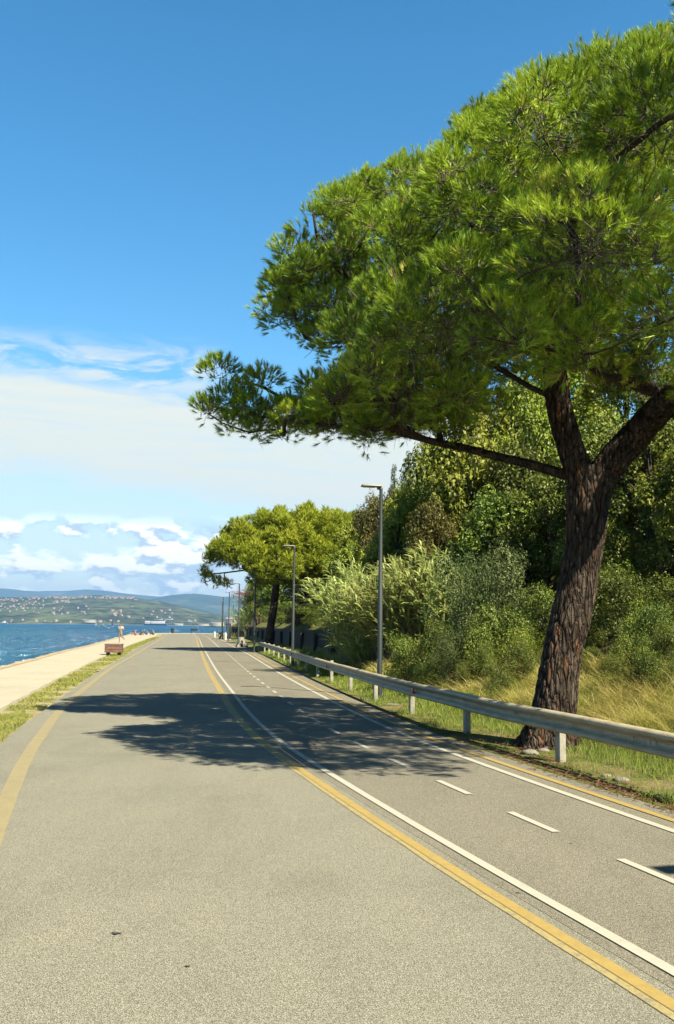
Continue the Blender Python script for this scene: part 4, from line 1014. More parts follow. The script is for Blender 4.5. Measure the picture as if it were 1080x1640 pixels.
reeds('giant_reed', (2.6, 33.5, gz(2.6, 33.5)), 230, 1.2, 1.6, 3.5, LEAN, 'tall pale green reed clump leaning left, right of the tall lamp post', 21)
reeds('giant_reed', (1.35, 36.5, gz(1.35, 36.5)), 200, 1.1, 1.8, 3.9, LEAN, 'tall reed clump leaning left behind the tall lamp post', 22)
reeds('giant_reed', (3.9, 32.5, gz(3.9, 32.5)), 120, 1.0, 1.3, 3.4, LEAN, 'reed clump at the right end of the reeds beside the grey-green bush', 23)
reeds('giant_reed', (.95, 34.0, gz(.95, 34.0)), 22, .35, .5, 1.3, LEAN*1.6, 'short reed clump hanging low at the left end of the reeds', 24)
reeds('giant_reed', (-10.4, 124, gz(-10.4, 124)), 110, 1.4, 6, 4.6, LEAN, 'distant reed clump beyond the second pine near the far lamps', 25, .08, 12, 1.6)

# ------------------------------------------------------------------ grass (stuff nobody could count)
M['grass'] = leafy('green_grass', [(0, (.10, .15, .018)), (.45, (.21, .275, .036)), (.8, (.31, .35, .065)), (1, (.44, .38, .13))], .35, (.18, .25, .04), .6, .2)
M['drygrass'] = leafy('dry_grass', [(0, (.17, .23, .03)), (.22, (.42, .42, .085)), (.42, (.56, .49, .12)), (.7, (.74, .63, .20)), (1, (.85, .72, .33))], .36, (.52, .46, .14), .7, .15)
M['verge_grass'] = leafy('trodden_grass', [(0, (.19, .23, .04)), (.45, (.32, .33, .075)), (.75, (.46, .41, .15)), (1, (.58, .49, .24))], .30, (.22, .24, .06), .7, .15)
def blades(B, h, w, bend, dirv=None, seg=2):
    n = len(B); az_ = rng.uniform(0, 6.28, n); f = np.stack([np.cos(az_), np.sin(az_), 0*az_], 1)
    if dirv is not None: f = nrm(f+dirv)
    side = np.stack([-f[:, 1], f[:, 0], 0*az_], 1)
    sa = rng.uniform(0, 6.28, n); side = side*np.cos(sa)[:, None]+f*np.sin(sa)[:, None]
    pts = []
    for k in range(seg+1):
        t = k/seg; c = B+f*(bend*h*t**1.7)[:, None]; c = c+np.array([0, 0, 1.])*(h*t*(1-.38*np.minimum(bend, 1.6)*t))[:, None]
        ww = (w*(1-.92*t**1.5))[:, None]*.5; pts += [c-side*ww, c+side*ww]
    V = np.stack(pts, 1).reshape(-1, 3); base = np.arange(n)[:, None, None]*(2*(seg+1))
    f_ = np.array([[2*k, 2*k+1, 2*k+3, 2*k+2] for k in range(seg)])[None]
    return V, (base+f_).reshape(-1, 4), 2*(seg+1)
def on_strip(n, y0, y1, o0, o1, pw=1.0):
    """random points between two offsets of the master curve, denser towards the camera"""
    t = rng.random(n)**pw; y = y0*(y1/y0)**t; q = rng.random(n)
    a0 = np.interp(y, MP[:390, 1], MP[:390, 0]); k = np.array([1.017])
    oo0 = np.interp(y, [p[0] for p in o0], [p[1] for p in o0]); oo1 = np.interp(y, [p[0] for p in o1], [p[1] for p in o1])
    return a0+(oo0+(oo1-oo0)*q)*k, y, q
def clump_keep(x, y, f, thr):
    v = np.array([noise.noise(Vector((a*f, b*f, 4.2))) for a, b in zip(x, y)]); return v
rng = np.random.default_rng(31)
def right_grass():
    n = 80000; x, y, q = on_strip(n, 6.0, 78, R_EDGE, [(6, 6.3), (40, 6.6), (46, 6.0), (78, 6.0)])
    v = clump_keep(x, y, 1.1, 0); edge = q
    keep = (v > -.28-.9*np.clip(edge*2.2-.25, -.3, 1)) & (edge > .05); keep &= ~((np.abs(x-3.13) < .42) & (np.abs(y-14.6) < .42))
    keep &= ~((y > 10.5) & (y < 17) & (edge < .28) & (rng.random(n) < .88))
    x, y, v, q = x[keep], y[keep], v[keep], q[keep]; B = np.stack([x, y, [gz(a, b)-.01 for a, b in zip(x, y)]], 1)
    h = rng.uniform(.07, .20, len(x))*(1+.7*v)*np.clip(.45+q*2.2, .4, 1.5)
    V, F, k = blades(B, h, np.maximum(.006, .00042*y)*rng.uniform(.8, 1.5, len(x)), rng.uniform(.1, .9, len(x)))
    tt = np.clip(.40+.16*rng.normal(size=len(x))+.25*v+(rng.random(len(x)) < .06)*.5, 0, 1)
    tag(mk('grass', [(V, F)], M['grass'], tint=np.repeat(tt, k)), 'green grass growing under and behind the guard rail', 'grass', kind='stuff')
right_grass()
def dry_bank():
    G = []; T = []
    n = 1900; t = rng.random(n); y = 8.0*(62/8.0)**t
    o_ = np.where(y < 44, rng.uniform(4.7, 6.9, n), rng.uniform(6.5, 9.5, n)); x = np.interp(y, MP[:390, 1], MP[:390, 0])+o_*1.015
    v = clump_keep(x, y, .55, 0); keep = (v > -.12) | (o_ < 6.2) & (rng.random(n) < .5); x, y, v = x[keep], y[keep], v[keep]
    for a, b, c in zip(x, y, v):
        m_ = int(np.clip(1300/b, 20, 90)); z = gz(a, b); B = np.stack([a+rng.normal(0, .075, m_), b+rng.normal(0, .075, m_), np.full(m_, z-.03)], 1)
        sc_ = rng.uniform(.7, 1.3); h = rng.uniform(.22, .55, m_)*sc_
        V, F, k = blades(B, h, np.full(m_, max(.006, .0005*b))*rng.uniform(.7, 1.3, m_), rng.uniform(.45, 1.6, m_), np.array([-.15, -.25, 0]), 3)
        G.append((V, F)); T.append(np.repeat(np.clip(.45+.25*rng.normal()+.18*rng.normal(size=m_), 0, 1), k))
    tag(mk('dry_grass', G, M['drygrass'], tint=np.concatenate(T)), 'tall straw coloured dry grass arching over the bank behind the rail', 'dry grass', kind='stuff')
dry_bank()
def left_grass():
    n = 90000; x, y, q = on_strip(n, 9.5, 130, PATH_IN, LEFT_EDGE)
    v = clump_keep(x, y, .8, 0)+.5*clump_keep(x, y, 2.6, 0); mid = 1-np.abs(q-.45)*2
    keep = (v+mid*.75 > .22) & (rng.random(n) < .55) & (q > .06) & (q < .93); x, y, v = x[keep], y[keep], v[keep]
    B = np.stack([x, y, np.full(len(x), -.036)], 1); h = rng.uniform(.025, .085, len(x))*(1+.8*np.clip(v, -.5, 1))
    V, F, k = blades(B, h, np.maximum(.006, .0005*y)*rng.uniform(.8, 1.5, len(x)), rng.uniform(.2, 1.4, len(x)))
    tt = np.clip(.46-.30*v+.18*rng.normal(size=len(x)), 0, 1)
    tag(mk('grass', [(V, F)], M['verge_grass'], tint=np.repeat(tt, k)), 'short trodden grass strip between the promenade and the road', 'grass', kind='stuff')
left_grass()
M['litter'] = leafy('fallen_pine_needles', [(0, (.10, .045, .02)), (.5, (.20, .10, .05)), (1, (.30, .19, .10))], .1, (.3, .15, .06), .9, .1)
def litter():
    n = 5000; x, y, q = on_strip(n, 7.5, 24, [(7, 2.5), (30, 2.7)], [(7, 3.35), (12, 3.5), (14, 4.1), (17, 4.0), (30, 3.5)])
    keep = rng.random(n) < np.exp(-((q-.36)/.26)**2)*np.exp(-((y-14)/6)**2)+.12*(q < .6); x, y = x[keep], y[keep]; n = len(x)
    a = rng.uniform(0, 3.14, n); d_ = np.stack([np.cos(a), np.sin(a), rng.normal(0, .12, n)], 1)*rng.uniform(.03, .07, n)[:, None]; sd = np.stack([-np.sin(a), np.cos(a), 0*a], 1)*.006
    C = np.stack([x, y, [max(gz(p, r_), .004)+.012 for p, r_ in zip(x, y)]], 1)
    V = np.stack([C-d_-sd, C-d_+sd, C+d_+sd, C+d_-sd], 1).reshape(-1, 3)
    tag(mk('needle_litter', [(V, np.arange(4*n).reshape(-1, 4))], M['litter'], tint=np.repeat(rng.random(n), 4)), 'reddish fallen pine needles along the asphalt edge under the pine', 'needle litter', kind='stuff')
litter()
M['stone'] = simple('pale_rubble', (.22, .20, .16), .95, var=.3, scale=14, bump=.5)
def stone(x, y, z, s_, label, seed, flat=.5):
    bm = bmesh.new(); bmesh.ops.create_icosphere(bm, subdivisions=2, radius=1)
    for v in bm.verts:
        v.co *= 1+.35*noise.noise(v.co*1.3+Vector((seed, 0, 0))); v.co = Vector((v.co.x*s_*1.3, v.co.y*s_, v.co.z*s_*flat))
    V = np.array([v.co[:] for v in bm.verts])+np.array([x, y, z+s_*flat*.35]); bm.verts.index_update(); F = np.array([[v.index for v in f.verts] for f in bm.faces]); bm.free()
    tag(mk('stone', [(V, F)], M['stone'], at=(x, y, z)), label, 'stone', 'pale stones along the verges')
for i, (x, y, s_, lab) in enumerate([(2.72, 13.9, .10, 'pale broken stone at the foot of the post by the big pine'), (2.95, 14.15, .07, 'small pale stone between the pine trunk and the rail post'),
    (3.30, 11.55, .075, 'whitish stone in the grass right of the post by the pine'), (3.22, 11.9, .05, 'smaller whitish stone beside the one right of the pine'),
    (1.25, 22.4, .16, 'flat pale slab in the grass near the tall lamp base'), (.85, 23.6, .13, 'flat pale slab left of the tall lamp base'),
    (-6.7, 27.2, .22, 'flat pale stone slab in the left grass strip, nearest one'),
    (-8.35, 36.2, .26, 'flat pale stone slab in the left grass strip, middle one'), (-8.6, 41.5, .30, 'flat pale stone slab at the road edge on the left, farthest one')]):
    stone(x, y, max(gz(x, y), -.02) if x > wx(y) else -.035, s_, lab, i*3.1, .5 if s_ < .12 else .12)
# ------------------------------------------------------------------ things along the road
M['rustbrown'] = simple('reddish_brown_boards', (.19, .088, .062), .8, var=.35, scale=9, bump=.3)
M['dark'] = simple('dark_metal', (.028, .030, .032), .5, .2)
M['whitepaint'] = simple('white_scrawl', (.48, .36, .30), .8)
def bench():
    x, y = -12.1, 54.3; z = .03; r = empty('planter_box', (x, y, z), R(8)); tag(r, 'reddish brown wooden box on two short dark feet, standing where promenade and grass meet', 'planter')
    rz = R(8); c, s_ = math.cos(rz), math.sin(rz)
    def W(g): return place(g, (x, y, z), rz)
    g = []
    for i in range(3): g += box((0, -.60, .20+.145*i), (.90, .045, .135), 0, .008)
    for i in range(3): g += box((0, .60, .20+.145*i), (.90, .045, .135), 0, .008)
    for sx in (-1, 1):
        for i in range(3): g += box((.43*sx, 0, .20+.145*i), (.045, 1.15, .135), 0, .008)
    mk('box', W(g), M['rustbrown'], parent=r)
    rim = []
    for sx in (-1, 1): rim += box((.43*sx, 0, .575), (.10, 1.28, .035), 0, .006)
    for sy in (-1, 1): rim += box((0, .60*sy, .574), (.76, .10, .035), 0, .006)
    mk('rim', W(rim), simple('box_rim', (.26, .17, .12), .8), parent=r)
    mk('soil', W(box((0, 0, .45), (.80, 1.12, .10))), M['floor'], parent=r)
    for sx in (-.30, .30): mk('foot', W(box((sx, 0, .06), (.14, 1.0, .13), 0, .01)), M['dark'], parent=r)
    sc = []
    rr = np.random.default_rng(3)
    for i in range(6):
        a = -.27+.10*i; sc += tube([(a, -.626, .33), (a+.03, -.627, .42), (a+.05, -.626, .36), (a+.08, -.627, .40)], .008, 4)
    mk('scrawl', W(sc), M['whitepaint'], parent=r)
bench()
def barrier():
    x, y = -7.45, 79.0; r = empty('concrete_barrier', (x, y, gz(x, y))); tag(r, 'pale grey concrete traffic barrier with two splayed feet on the grass beyond the guard rail', 'barrier')
    z = gz(x, y)
    pf = [(-.42, 0), (-.42, .16), (-.24, .34), (-.14, .80), (.10, .80), (.20, .34), (.16, .0), (.02, .0), (-.02, .42), (-.12, .42), (-.20, 0)]
    t = np.array([.25, -.97]); n = np.array([.97, .25])
    fr = lambda d: (lambda u, w: (x+n[0]*u+t[0]*d, y+n[1]*u+t[1]*d, z+w))
    mk('body', prism(pf, fr(.4), fr(-.5)), M['oldconc'], parent=r)
    mk('foot_block', box((x+.38, y-.2, z+.17), (.26, .4, .36), .2, .03), M['oldconc'], parent=r)
barrier()
def board():
    x, y = -12.75, 118.0; z = gz(x, y); r = empty('information_board', (x, y, z)); tag(r, 'dark upright information board with faint white lettering beside the far lamps', 'sign')
    mk('panel', box((x, y, z+1.02), (.56, .12, 1.85), .06, .02), simple('board_blue_black', (.014, .020, .028), .4), parent=r)
    rr = np.random.default_rng(8); pm = simple('board_print', (.35, .38, .40), .6)
    for i in range(9):
        w = rr.uniform(.10, .30); mk('lettering', box((x-.17+w/2, y-.066, z+1.72-.15*i), (w, .01, .045), .06), pm, parent=r)
    mk('plinth', box((x, y, z+.05), (.7, .3, .12), .06, .02), M['oldconc'], parent=r)
board()
def scooter():
    x, y = -14.1, 121.0; z = gz(x, y); r = empty('parked_scooter', (x, y, z)); tag(r, 'dark parked motor scooter seen from behind between the far lamps and the board', 'scooter')
    body = tube([(x, y-.35, z+.45), (x, y-.1, z+.62), (x, y+.25, z+.55), (x, y+.5, z+.42), (x, y+.7, z+.9)], [.14, .20, .17, .10, .09], 8)
    mk('body', body, M['dark'], parent=r, smooth=True)
    mk('seat', box((x, y-.12, z+.82), (.28, .62, .10), 0, .04), M['dark'], parent=r)
    for dy in (-.45, .72):
        th = np.linspace(0, 2*math.pi, 20); mk('wheel', tube([(x, y+dy+.22*math.cos(a), z+.26+.22*math.sin(a)) for a in th], .055, 6, cap=False)+tube([(x-.05, y+dy, z+.26), (x+.05, y+dy, z+.26)], .14, 10), M['dark'], parent=r)
    mk('handlebar', tube([(x-.34, y+.62, z+1.06), (x, y+.70, z+1.0), (x+.34, y+.62, z+1.06)], .018, 6), M['steel'], parent=r)
    mk('mudguard', box((x, y-.56, z+.5), (.14, .06, .22), 0, .02), simple('grey_plate', (.4, .4, .4)), parent=r)
    mk('mirror', box((x-.36, y+.6, z+1.22), (.12, .03, .08), 0, .02), M['dark'], parent=r)
scooter()
M['palepaint'] = simple('pale_bollard_paint', (.55, .52, .46), .7)
for x, y, lab in ((-16.1, 132, 'pale bollard standing left of the parked scooter'), (-12.9, 116.2, 'pale post between the parked scooter and the information board')):
    z = gz(x, y); tag(mk('bollard', tube([(x, y, z-.1), (x, y, z+.75), (x, y, z+.84), (x, y, z+.87)], [.17, .16, .12, .03], 12), M['palepaint'], at=(x, y, z), smooth=True), lab, 'bollard', 'pale bollards at the far bend')
def bin_(x, y, z):
    r = empty('litter_bin', (x, y, z)); tag(r, 'dark litter bin at the water edge beyond the left lane', 'litter bin')
    mk('body', tube([(x, y, z+.08), (x, y, z+.92)], [.26, .30], 14), M['dark'], parent=r, smooth=True); mk('lid', tube([(x, y, z+.93), (x, y, z+1.0), (x, y, z+1.06)], [.33, .30, .10], 14), M['dark'], parent=r)
    mk('foot', tube([(x, y, z-.02), (x, y, z+.10)], [.16, .12], 10), M['dark'], parent=r)
bin_(-31.6, 192.0, .02)
def seat_far(x, y):
    r = empty('bench', (x, y, .02)); tag(r, 'small dark bench facing the water beyond the road bend', 'bench')
    for i in range(3): mk('slat', box((x, y-.18+.18*i, .46), (1.5, .14, .05), 0, .01), M['dark'], parent=r)
    mk('backrest', box((x, y-.32, .75), (1.5, .05, .34), 0, .01), M['dark'], parent=r)
    for sx in (-.6, .6): mk('leg', box((x+sx, y-.05, .22), (.08, .5, .44), 0, .01), M['dark'], parent=r)
seat_far(-29.0, 203.5)

# ------------------------------------------------------------------ people
M['skin'] = simple('skin', (.42, .24, .155), .6, var=.06); M['skin_tan'] = simple('tanned_skin', (.30, .155, .095), .6, var=.06)
M['hair'] = simple('dark_hair', (.022, .016, .012), .6)
def skin_mesh(name, verts, edges, radii, m, parent, root=0, sub=1):
    me = bpy.data.meshes.new(name); me.from_pydata([Vector(v) for v in verts], edges, []); o = bpy.data.objects.new(name, me); COL.objects.link(o)
    md = o.modifiers.new('Skin', 'SKIN'); md.use_smooth_shade = True; sd = o.modifiers.new('Sub', 'SUBSURF'); sd.levels = sub; sd.render_levels = sub
    sv = me.skin_vertices[0].data
    for i, r_ in enumerate(radii): sv[i].radius = (r_, r_) if not isinstance(r_, tuple) else r_
    sv[root].use_root = True
    dg = bpy.context.evaluated_depsgraph_get(); ev = o.evaluated_get(dg); new = bpy.data.meshes.new_from_object(ev)
    o.modifiers.clear(); o.data = new; bpy.data.meshes.remove(me)
    new.materials.clear(); new.materials.append(m)
    for p in new.polygons: p.use_smooth = True
    o.parent = parent; return o
def person(loc, rz, J, label, skin, shirt, shorts, shoe=None, hair=True, longleg=False):
    """J: joints in body space (facing -Y). One skinned body; hair and clothes are its children."""
    r = empty('person', loc, rz); tag(r, label, 'person')
    v, e, rad = [], [], []
    def add(p, q, link=None):
        v.append(p); rad.append(q); i = len(v)-1
        if link is not None: e.append((link, i))
        return i
    pel = add(J['pelvis'], (.155, .115)); sp = add(J['waist'], (.135, .10), pel); ch = add(J['chest'], (.165, .115), sp); nk = add(J['neck'], .055, ch)
    hd = add(J['head'], (.078, .092), nk); up = (Vector(J['head'])-Vector(J['neck'])).normalized(); add(tuple(Vector(J['head'])+up*.10), (.066, .075), hd)
    fwd = Vector(J.get('face', (0, -1, 0))); add(tuple(Vector(J['head'])+fwd*.112-up*.012), .016, hd)
    for sd_ in 'LR':
        sh = add(J['sh'+sd_], .062, ch); el_ = add(J['el'+sd_], .043, sh); wr = add(J['wr'+sd_], .030, el_)
        d_ = (Vector(J['wr'+sd_])-Vector(J['el'+sd_])).normalized(); pm = add(tuple(Vector(J['wr'+sd_])+d_*.07), (.040, .020), wr)
        sdv = d_.cross(Vector((0, 0, 1))); sdv = sdv.normalized() if sdv.length > .1 else Vector((1, 0, 0))
        for k, ln in enumerate((.055, .066, .072, .066, .052)):
            o_ = (k-2)*.018; base = Vector(v[pm])
            dd = d_ if k else (d_*.5+sdv*-.85).normalized()
            a = add(tuple(base+sdv*o_+dd*ln*.55), .0088, pm); add(tuple(base+sdv*o_*1.15+dd*ln+Vector((0, 0, -.012))), .0075, a)
        hp = add(J['hp'+sd_], .088, pel); kn = add(J['kn'+sd_], .056, hp); an = add(J['an'+sd_], .038, kn); add(J['to'+sd_], (.036, .026), an)
    skin_mesh('body', v, e, rad, skin, r)
    def cloth(name, pts, rr, m, links):
        skin_mesh(name, pts, links, rr, m, r)
    g = 1.14
    if shirt: cloth('shirt', [J['pelvis'], J['waist'], J['chest'], tuple((Vector(J['chest'])*.45+Vector(J['neck'])*.55)), J['shL'], tuple((Vector(J['shL'])*.35+Vector(J['elL'])*.65)), J['shR'], tuple((Vector(J['shR'])*.35+Vector(J['elR'])*.65))],
          [(.175, .14), (.160, .125), (.185, .135), .085, .080, .070, .080, .070], shirt, [(0, 1), (1, 2), (2, 3), (2, 4), (4, 5), (2, 6), (6, 7)])
    k_ = .8 if not longleg else 1.0
    mid = lambda a, b, t: tuple(Vector(a)*(1-t)+Vector(b)*t)
    if shorts:
        pts = [mid(J['pelvis'], J['waist'], .45), J['pelvis'], J['hpL'], mid(J['hpL'], J['knL'], k_), J['hpR'], mid(J['hpR'], J['knR'], k_)]; rr = [(.165, .13), (.180, .140), .108, .085, .108, .085]; ed = [(0, 1), (1, 2), (2, 3), (1, 4), (4, 5)]
        if longleg: pts += [mid(J['knL'], J['anL'], .9), mid(J['knR'], J['anR'], .9)]; rr += [.06, .06]; ed += [(3, 6), (5, 7)]
        cloth('trousers' if longleg else 'shorts', pts, rr, shorts, ed)
    if hair:
        H = Vector(J['head']); cloth('hair', [tuple(H+up*.02-fwd*.055), tuple(H+up*.085-fwd*.02), tuple(H+up*.11+fwd*.03)], [.072, .080, .045], M['hair'], [(0, 1), (1, 2)])
    if shoe:
        for sd_ in 'LR': cloth('shoe', [tuple(Vector(J['an'+sd_])+Vector((0, .04, -.03))), J['to'+sd_]], [.050, .042], shoe, [(0, 1)])
    return r
RUN = dict(pelvis=(0, 0, .95), waist=(0, -.02, 1.13), chest=(0, -.05, 1.33), neck=(0, -.06, 1.50), head=(0, -.08, 1.62),
           shL=(-.19, -.04, 1.40), elL=(-.27, .06, 1.15), wrL=(-.12, -.17, 1.18), shR=(.19, -.04, 1.40), elR=(.29, .08, 1.17), wrR=(.10, -.20, 1.24),
           hpL=(-.09, 0, .90), knL=(-.11, -.03, .49), anL=(-.09, .03, .085), toL=(-.10, -.13, .035), hpR=(.09, 0, .90), knR=(.15, -.14, .54), anR=(.22, .26, .40), toR=(.24, .33, .26))
person((-19.25, 88.8, .03), R(-10), RUN, 'jogging person in a cream top and patterned olive shorts coming along the promenade', M['skin_tan'], simple('cream_shirt', (.60, .54, .42), .9), simple('olive_shorts', (.26, .23, .15), .9, var=.5, scale=30), simple('light_shoes', (.40, .36, .30), .8))
SIT = dict(pelvis=(0, 0, .13), waist=(0, -.03, .30), chest=(0, -.09, .50), neck=(0, -.12, .66), head=(0, -.16, .79),
           shL=(-.18, -.10, .57), elL=(-.24, -.24, .36), wrL=(-.10, -.42, .42), shR=(.18, -.10, .57), elR=(.24, -.24, .36), wrR=(.10, -.42, .42),
           hpL=(-.09, -.04, .13), knL=(-.12, -.42, .46), anL=(-.11, -.62, .08), toL=(-.11, -.78, .04), hpR=(.09, -.04, .13), knR=(.13, -.40, .44), anR=(.12, -.60, .08), toR=(.12, -.76, .04))
LEANB = dict(SIT); LEANB.update(waist=(0, .06, .30), chest=(0, .16, .48), neck=(0, .20, .64), head=(0, .17, .77), shL=(-.18, .17, .55), elL=(-.25, .33, .32), wrL=(-.26, .38, .08), shR=(.18, .17, .55), elR=(.25, .33, .32), wrR=(.26, .38, .08),
                                knL=(-.12, -.44, .20), anL=(-.10, -.82, .07), toL=(-.10, -.90, .16), knR=(.12, -.40, .36), anR=(.12, -.70, .07), toR=(.12, -.84, .05))
person((-28.5, 141.5, .045), R(-60), SIT, 'shirtless person sitting alone on the quay edge, left of the seated group', M['skin'], None, simple('red_shorts', (.30, .05, .05), .9))
person((-29.2, 149.0, .045), R(-80), LEANB, 'person in dark clothes leaning back, left one of the group on the quay edge', M['skin'], simple('black_shirt', (.02, .022, .028), .9), simple('dark_shorts', (.03, .032, .04), .9))
person((-28.6, 150.5, .045), R(-70), SIT, 'person in a bright blue top sitting in the middle of the seated group', M['skin_tan'], simple('blue_shirt', (.02, .16, .34), .9), simple('dark_jeans', (.03, .04, .06), .9), None, True, True)
person((-28.0, 152.5, .045), R(-40), SIT, 'person in a grey green top sitting at the right end of the seated group', M['skin'], simple('sage_shirt', (.22, .26, .20), .9), simple('black_trousers', (.02, .02, .024), .9), None, True, True)

# ------------------------------------------------------------------ boats, ship, cranes
M['sailw'] = simple('white_sail', (.75, .73, .68), .8); M['sailp'] = simple('purple_sail', (.07, .05, .22), .8); M['hullw'] = simple('white_hull', (.72, .71, .68), .4); M['hullb'] = simple('navy_blue_hull', (.03, .06, .16), .5)
SEA = -1.4
def at(u, Y): return (u-540)/1575*Y
def hull(x, y, ln, w, h, ang, z=SEA, n=12):
    c, s_ = math.cos(ang), math.sin(ang); V = []
    for i in range(n):
        t = i/(n-1); a = (t-.5)*ln; b = w*.5*(1-max(0, (t-.55)/.45)**2.2*.97)*(.85+.15*min(1, t*5)); top = h*(1+.25*t*t)
        for q, zz in ((-b, top), (-b*.75, h*.25), (0, -.2*h), (b*.75, h*.25), (b, top)): V.append((x+c*a-s_*q, y+s_*a+c*q, z+zz))
    k = 5; i = np.arange(n-1)[:, None]*k; j = np.arange(k-1)[None]
    F = np.stack([i+j, i+k+j, i+k+j+1, i+j+1], -1).reshape(-1, 4)
    D = np.array([[i*k, i*k+k-1, (i+1)*k+k-1, (i+1)*k] for i in range(n-1)]+[[0, 1, 3, 4]]); return [(np.array(V), F), (np.array(V), D)]
def sailboat(u, Y, hgt, m, lean, label, ang):
    x = at(u, Y); r = empty('sailboat', (x, Y, SEA)); tag(r, label, 'sailboat', 'small sailboats on the bay')
    mk('hull', hull(x, Y, 4.6, 1.5, .55, ang), M['hullw'], parent=r)
    top = np.array([x+lean*hgt, Y, SEA+hgt]); b = np.array([x, Y, SEA+.5]); mk('mast', tube([b, top], [.05, .03], 6), M['steel'], parent=r)
    d_ = np.array([math.cos(ang), math.sin(ang), 0]); V = []; n = 8
    for i in range(n):
        t = i/(n-1); c = b+(top-b)*(.10+.88*t); w = 2.5*(1-t)**.85*(1+.25*t)
        for k in range(4): V.append(c-d_*w*k/3+np.array([-d_[1], d_[0], 0])*.25*math.sin(k/3*3.14)*(1-t))
    V = np.array(V); F = np.array([[i*4+k, i*4+k+1, i*4+k+5, i*4+k+4] for i in range(n-1) for k in range(3)])
    V2 = V+np.array([-d_[1], d_[0], 0])*.012
    mk('sail', [(V, F), (V2, F)], m, parent=r)
sailboat(161.5, 980, 6.6, M['sailw'], -.22, 'left one of the two white sailboats, its sail leaning left', R(-25))
sailboat(173.0, 1000, 6.8, M['sailw'], -.05, 'right one of the two white sailboats, its sail upright', R(-35))
sailboat(183.5, 1100, 8.2, M['sailp'], .03, 'small sailboat with a dark purple sail', R(150))
def motorboat():
    x, y = at(11, 2900), 2900; r = empty('motor_yacht', (x, y, SEA)); tag(r, 'white motor yacht lying off the far shore at the left edge', 'boat')
    mk('hull', hull(x, y, 27, 6, 2.6, R(183)), M['hullw'], parent=r); mk('cabin', box((x+3, y, SEA+4.2), (11, 4, 2.8), 0, .5, .85), M['hullw'], parent=r); mk('mast', tube([(x+4, y, SEA+5), (x+3, y, SEA+10)], .18, 5), M['hullw'], parent=r)
    mk('wheelhouse', box((x+5, y, SEA+6.4), (5, 3.2, 1.9), 0, .3, .8), M['hullw'], parent=r)
motorboat()
def ship():
    y = 3150; x = at(253, y); r = empty('cargo_ship', (x, y, SEA)); tag(r, 'long white and blue cargo ship moored at the far port', 'ship')
    mk('hull', hull(x, y, 72, 12, 5.0, R(180)), M['hullb'], parent=r)
    mk('superstructure', box((x-24, y, SEA+9.0), (18, 10, 9.5), 0, .8, .92)+box((x+9, y, SEA+9.4), (44, 10.5, 8.6), 0, .6), simple('ship_white', (.55, .55, .53), .5), parent=r)
    g = []
    for k in range(2):
        for i in range(7): g += box((x-31+2.3*i, y-5.25, SEA+7.2+2.6*k), (1.2, .2, .9))
    mk('window_band', g, simple('ship_windows', (.06, .08, .10), .3), parent=r)
    mk('funnel', box((x+24, y, SEA+15.5), (4, 4, 5), 0, .3), M['hullb'], parent=r); mk('mast', tube([(x-20, y, SEA+13), (x-20, y, SEA+22)], .3, 5), M['hullb'], parent=r)
ship()
M['crane'] = simple('crane_blue', (.07, .17, .36), .5)
def crane():
    r = empty('port_crane', (0, 0, 0))
    for sx in (-6, 6):
        for sy in (-5, 5): mk('leg', tube([(sx, sy, 0), (sx*.8, sy, 26)], .75, 6), M['crane'], parent=r)
    mk('portal', box((0, -5, 14), (12, 1.0, 1.2))+box((0, 5, 14), (12, 1, 1.2))+box((0, 0, 26.5), (14, 12, 1.6)), M['crane'], parent=r)
    mk('boom', box((-9, 0, 28.5), (46, 2.2, 2.0)), simple('crane_white', (.6, .6, .6)), parent=r); mk('mast', tube([(4, 0, 27), (2, 0, 46)], .7, 6)+tube([(2, 0, 46), (-26, 0, 29.5)], .25, 5)+tube([(2, 0, 46), (13, 0, 29)], .25, 5), M['crane'], parent=r)
    mk('machine_house', box((8, 0, 31), (8, 5, 4.5), 0, .3), simple('crane_house', (.55, .55, .54)), parent=r); return r
cr0 = crane()
for i, (u, Y, s_, lab) in enumerate(((261, 3220, .62, 'blue port crane rising over the stern of the cargo ship'), (277, 3250, .66, 'tall blue port crane just right of the cargo ship'), (309, 3260, .46, 'smallest blue port crane, alone to the right of the ship'), (267, 3300, .48, 'low blue port crane between the two tall ones'))):
    o = cr0 if i == 0 else copy_tree(cr0); o.location = (at(u, Y), Y, SEA+1); o.scale = (s_,)*3; o.rotation_euler = (0, 0, .25*math.sin(i*2)); tag(o, lab, 'crane', 'blue cranes of the far port')
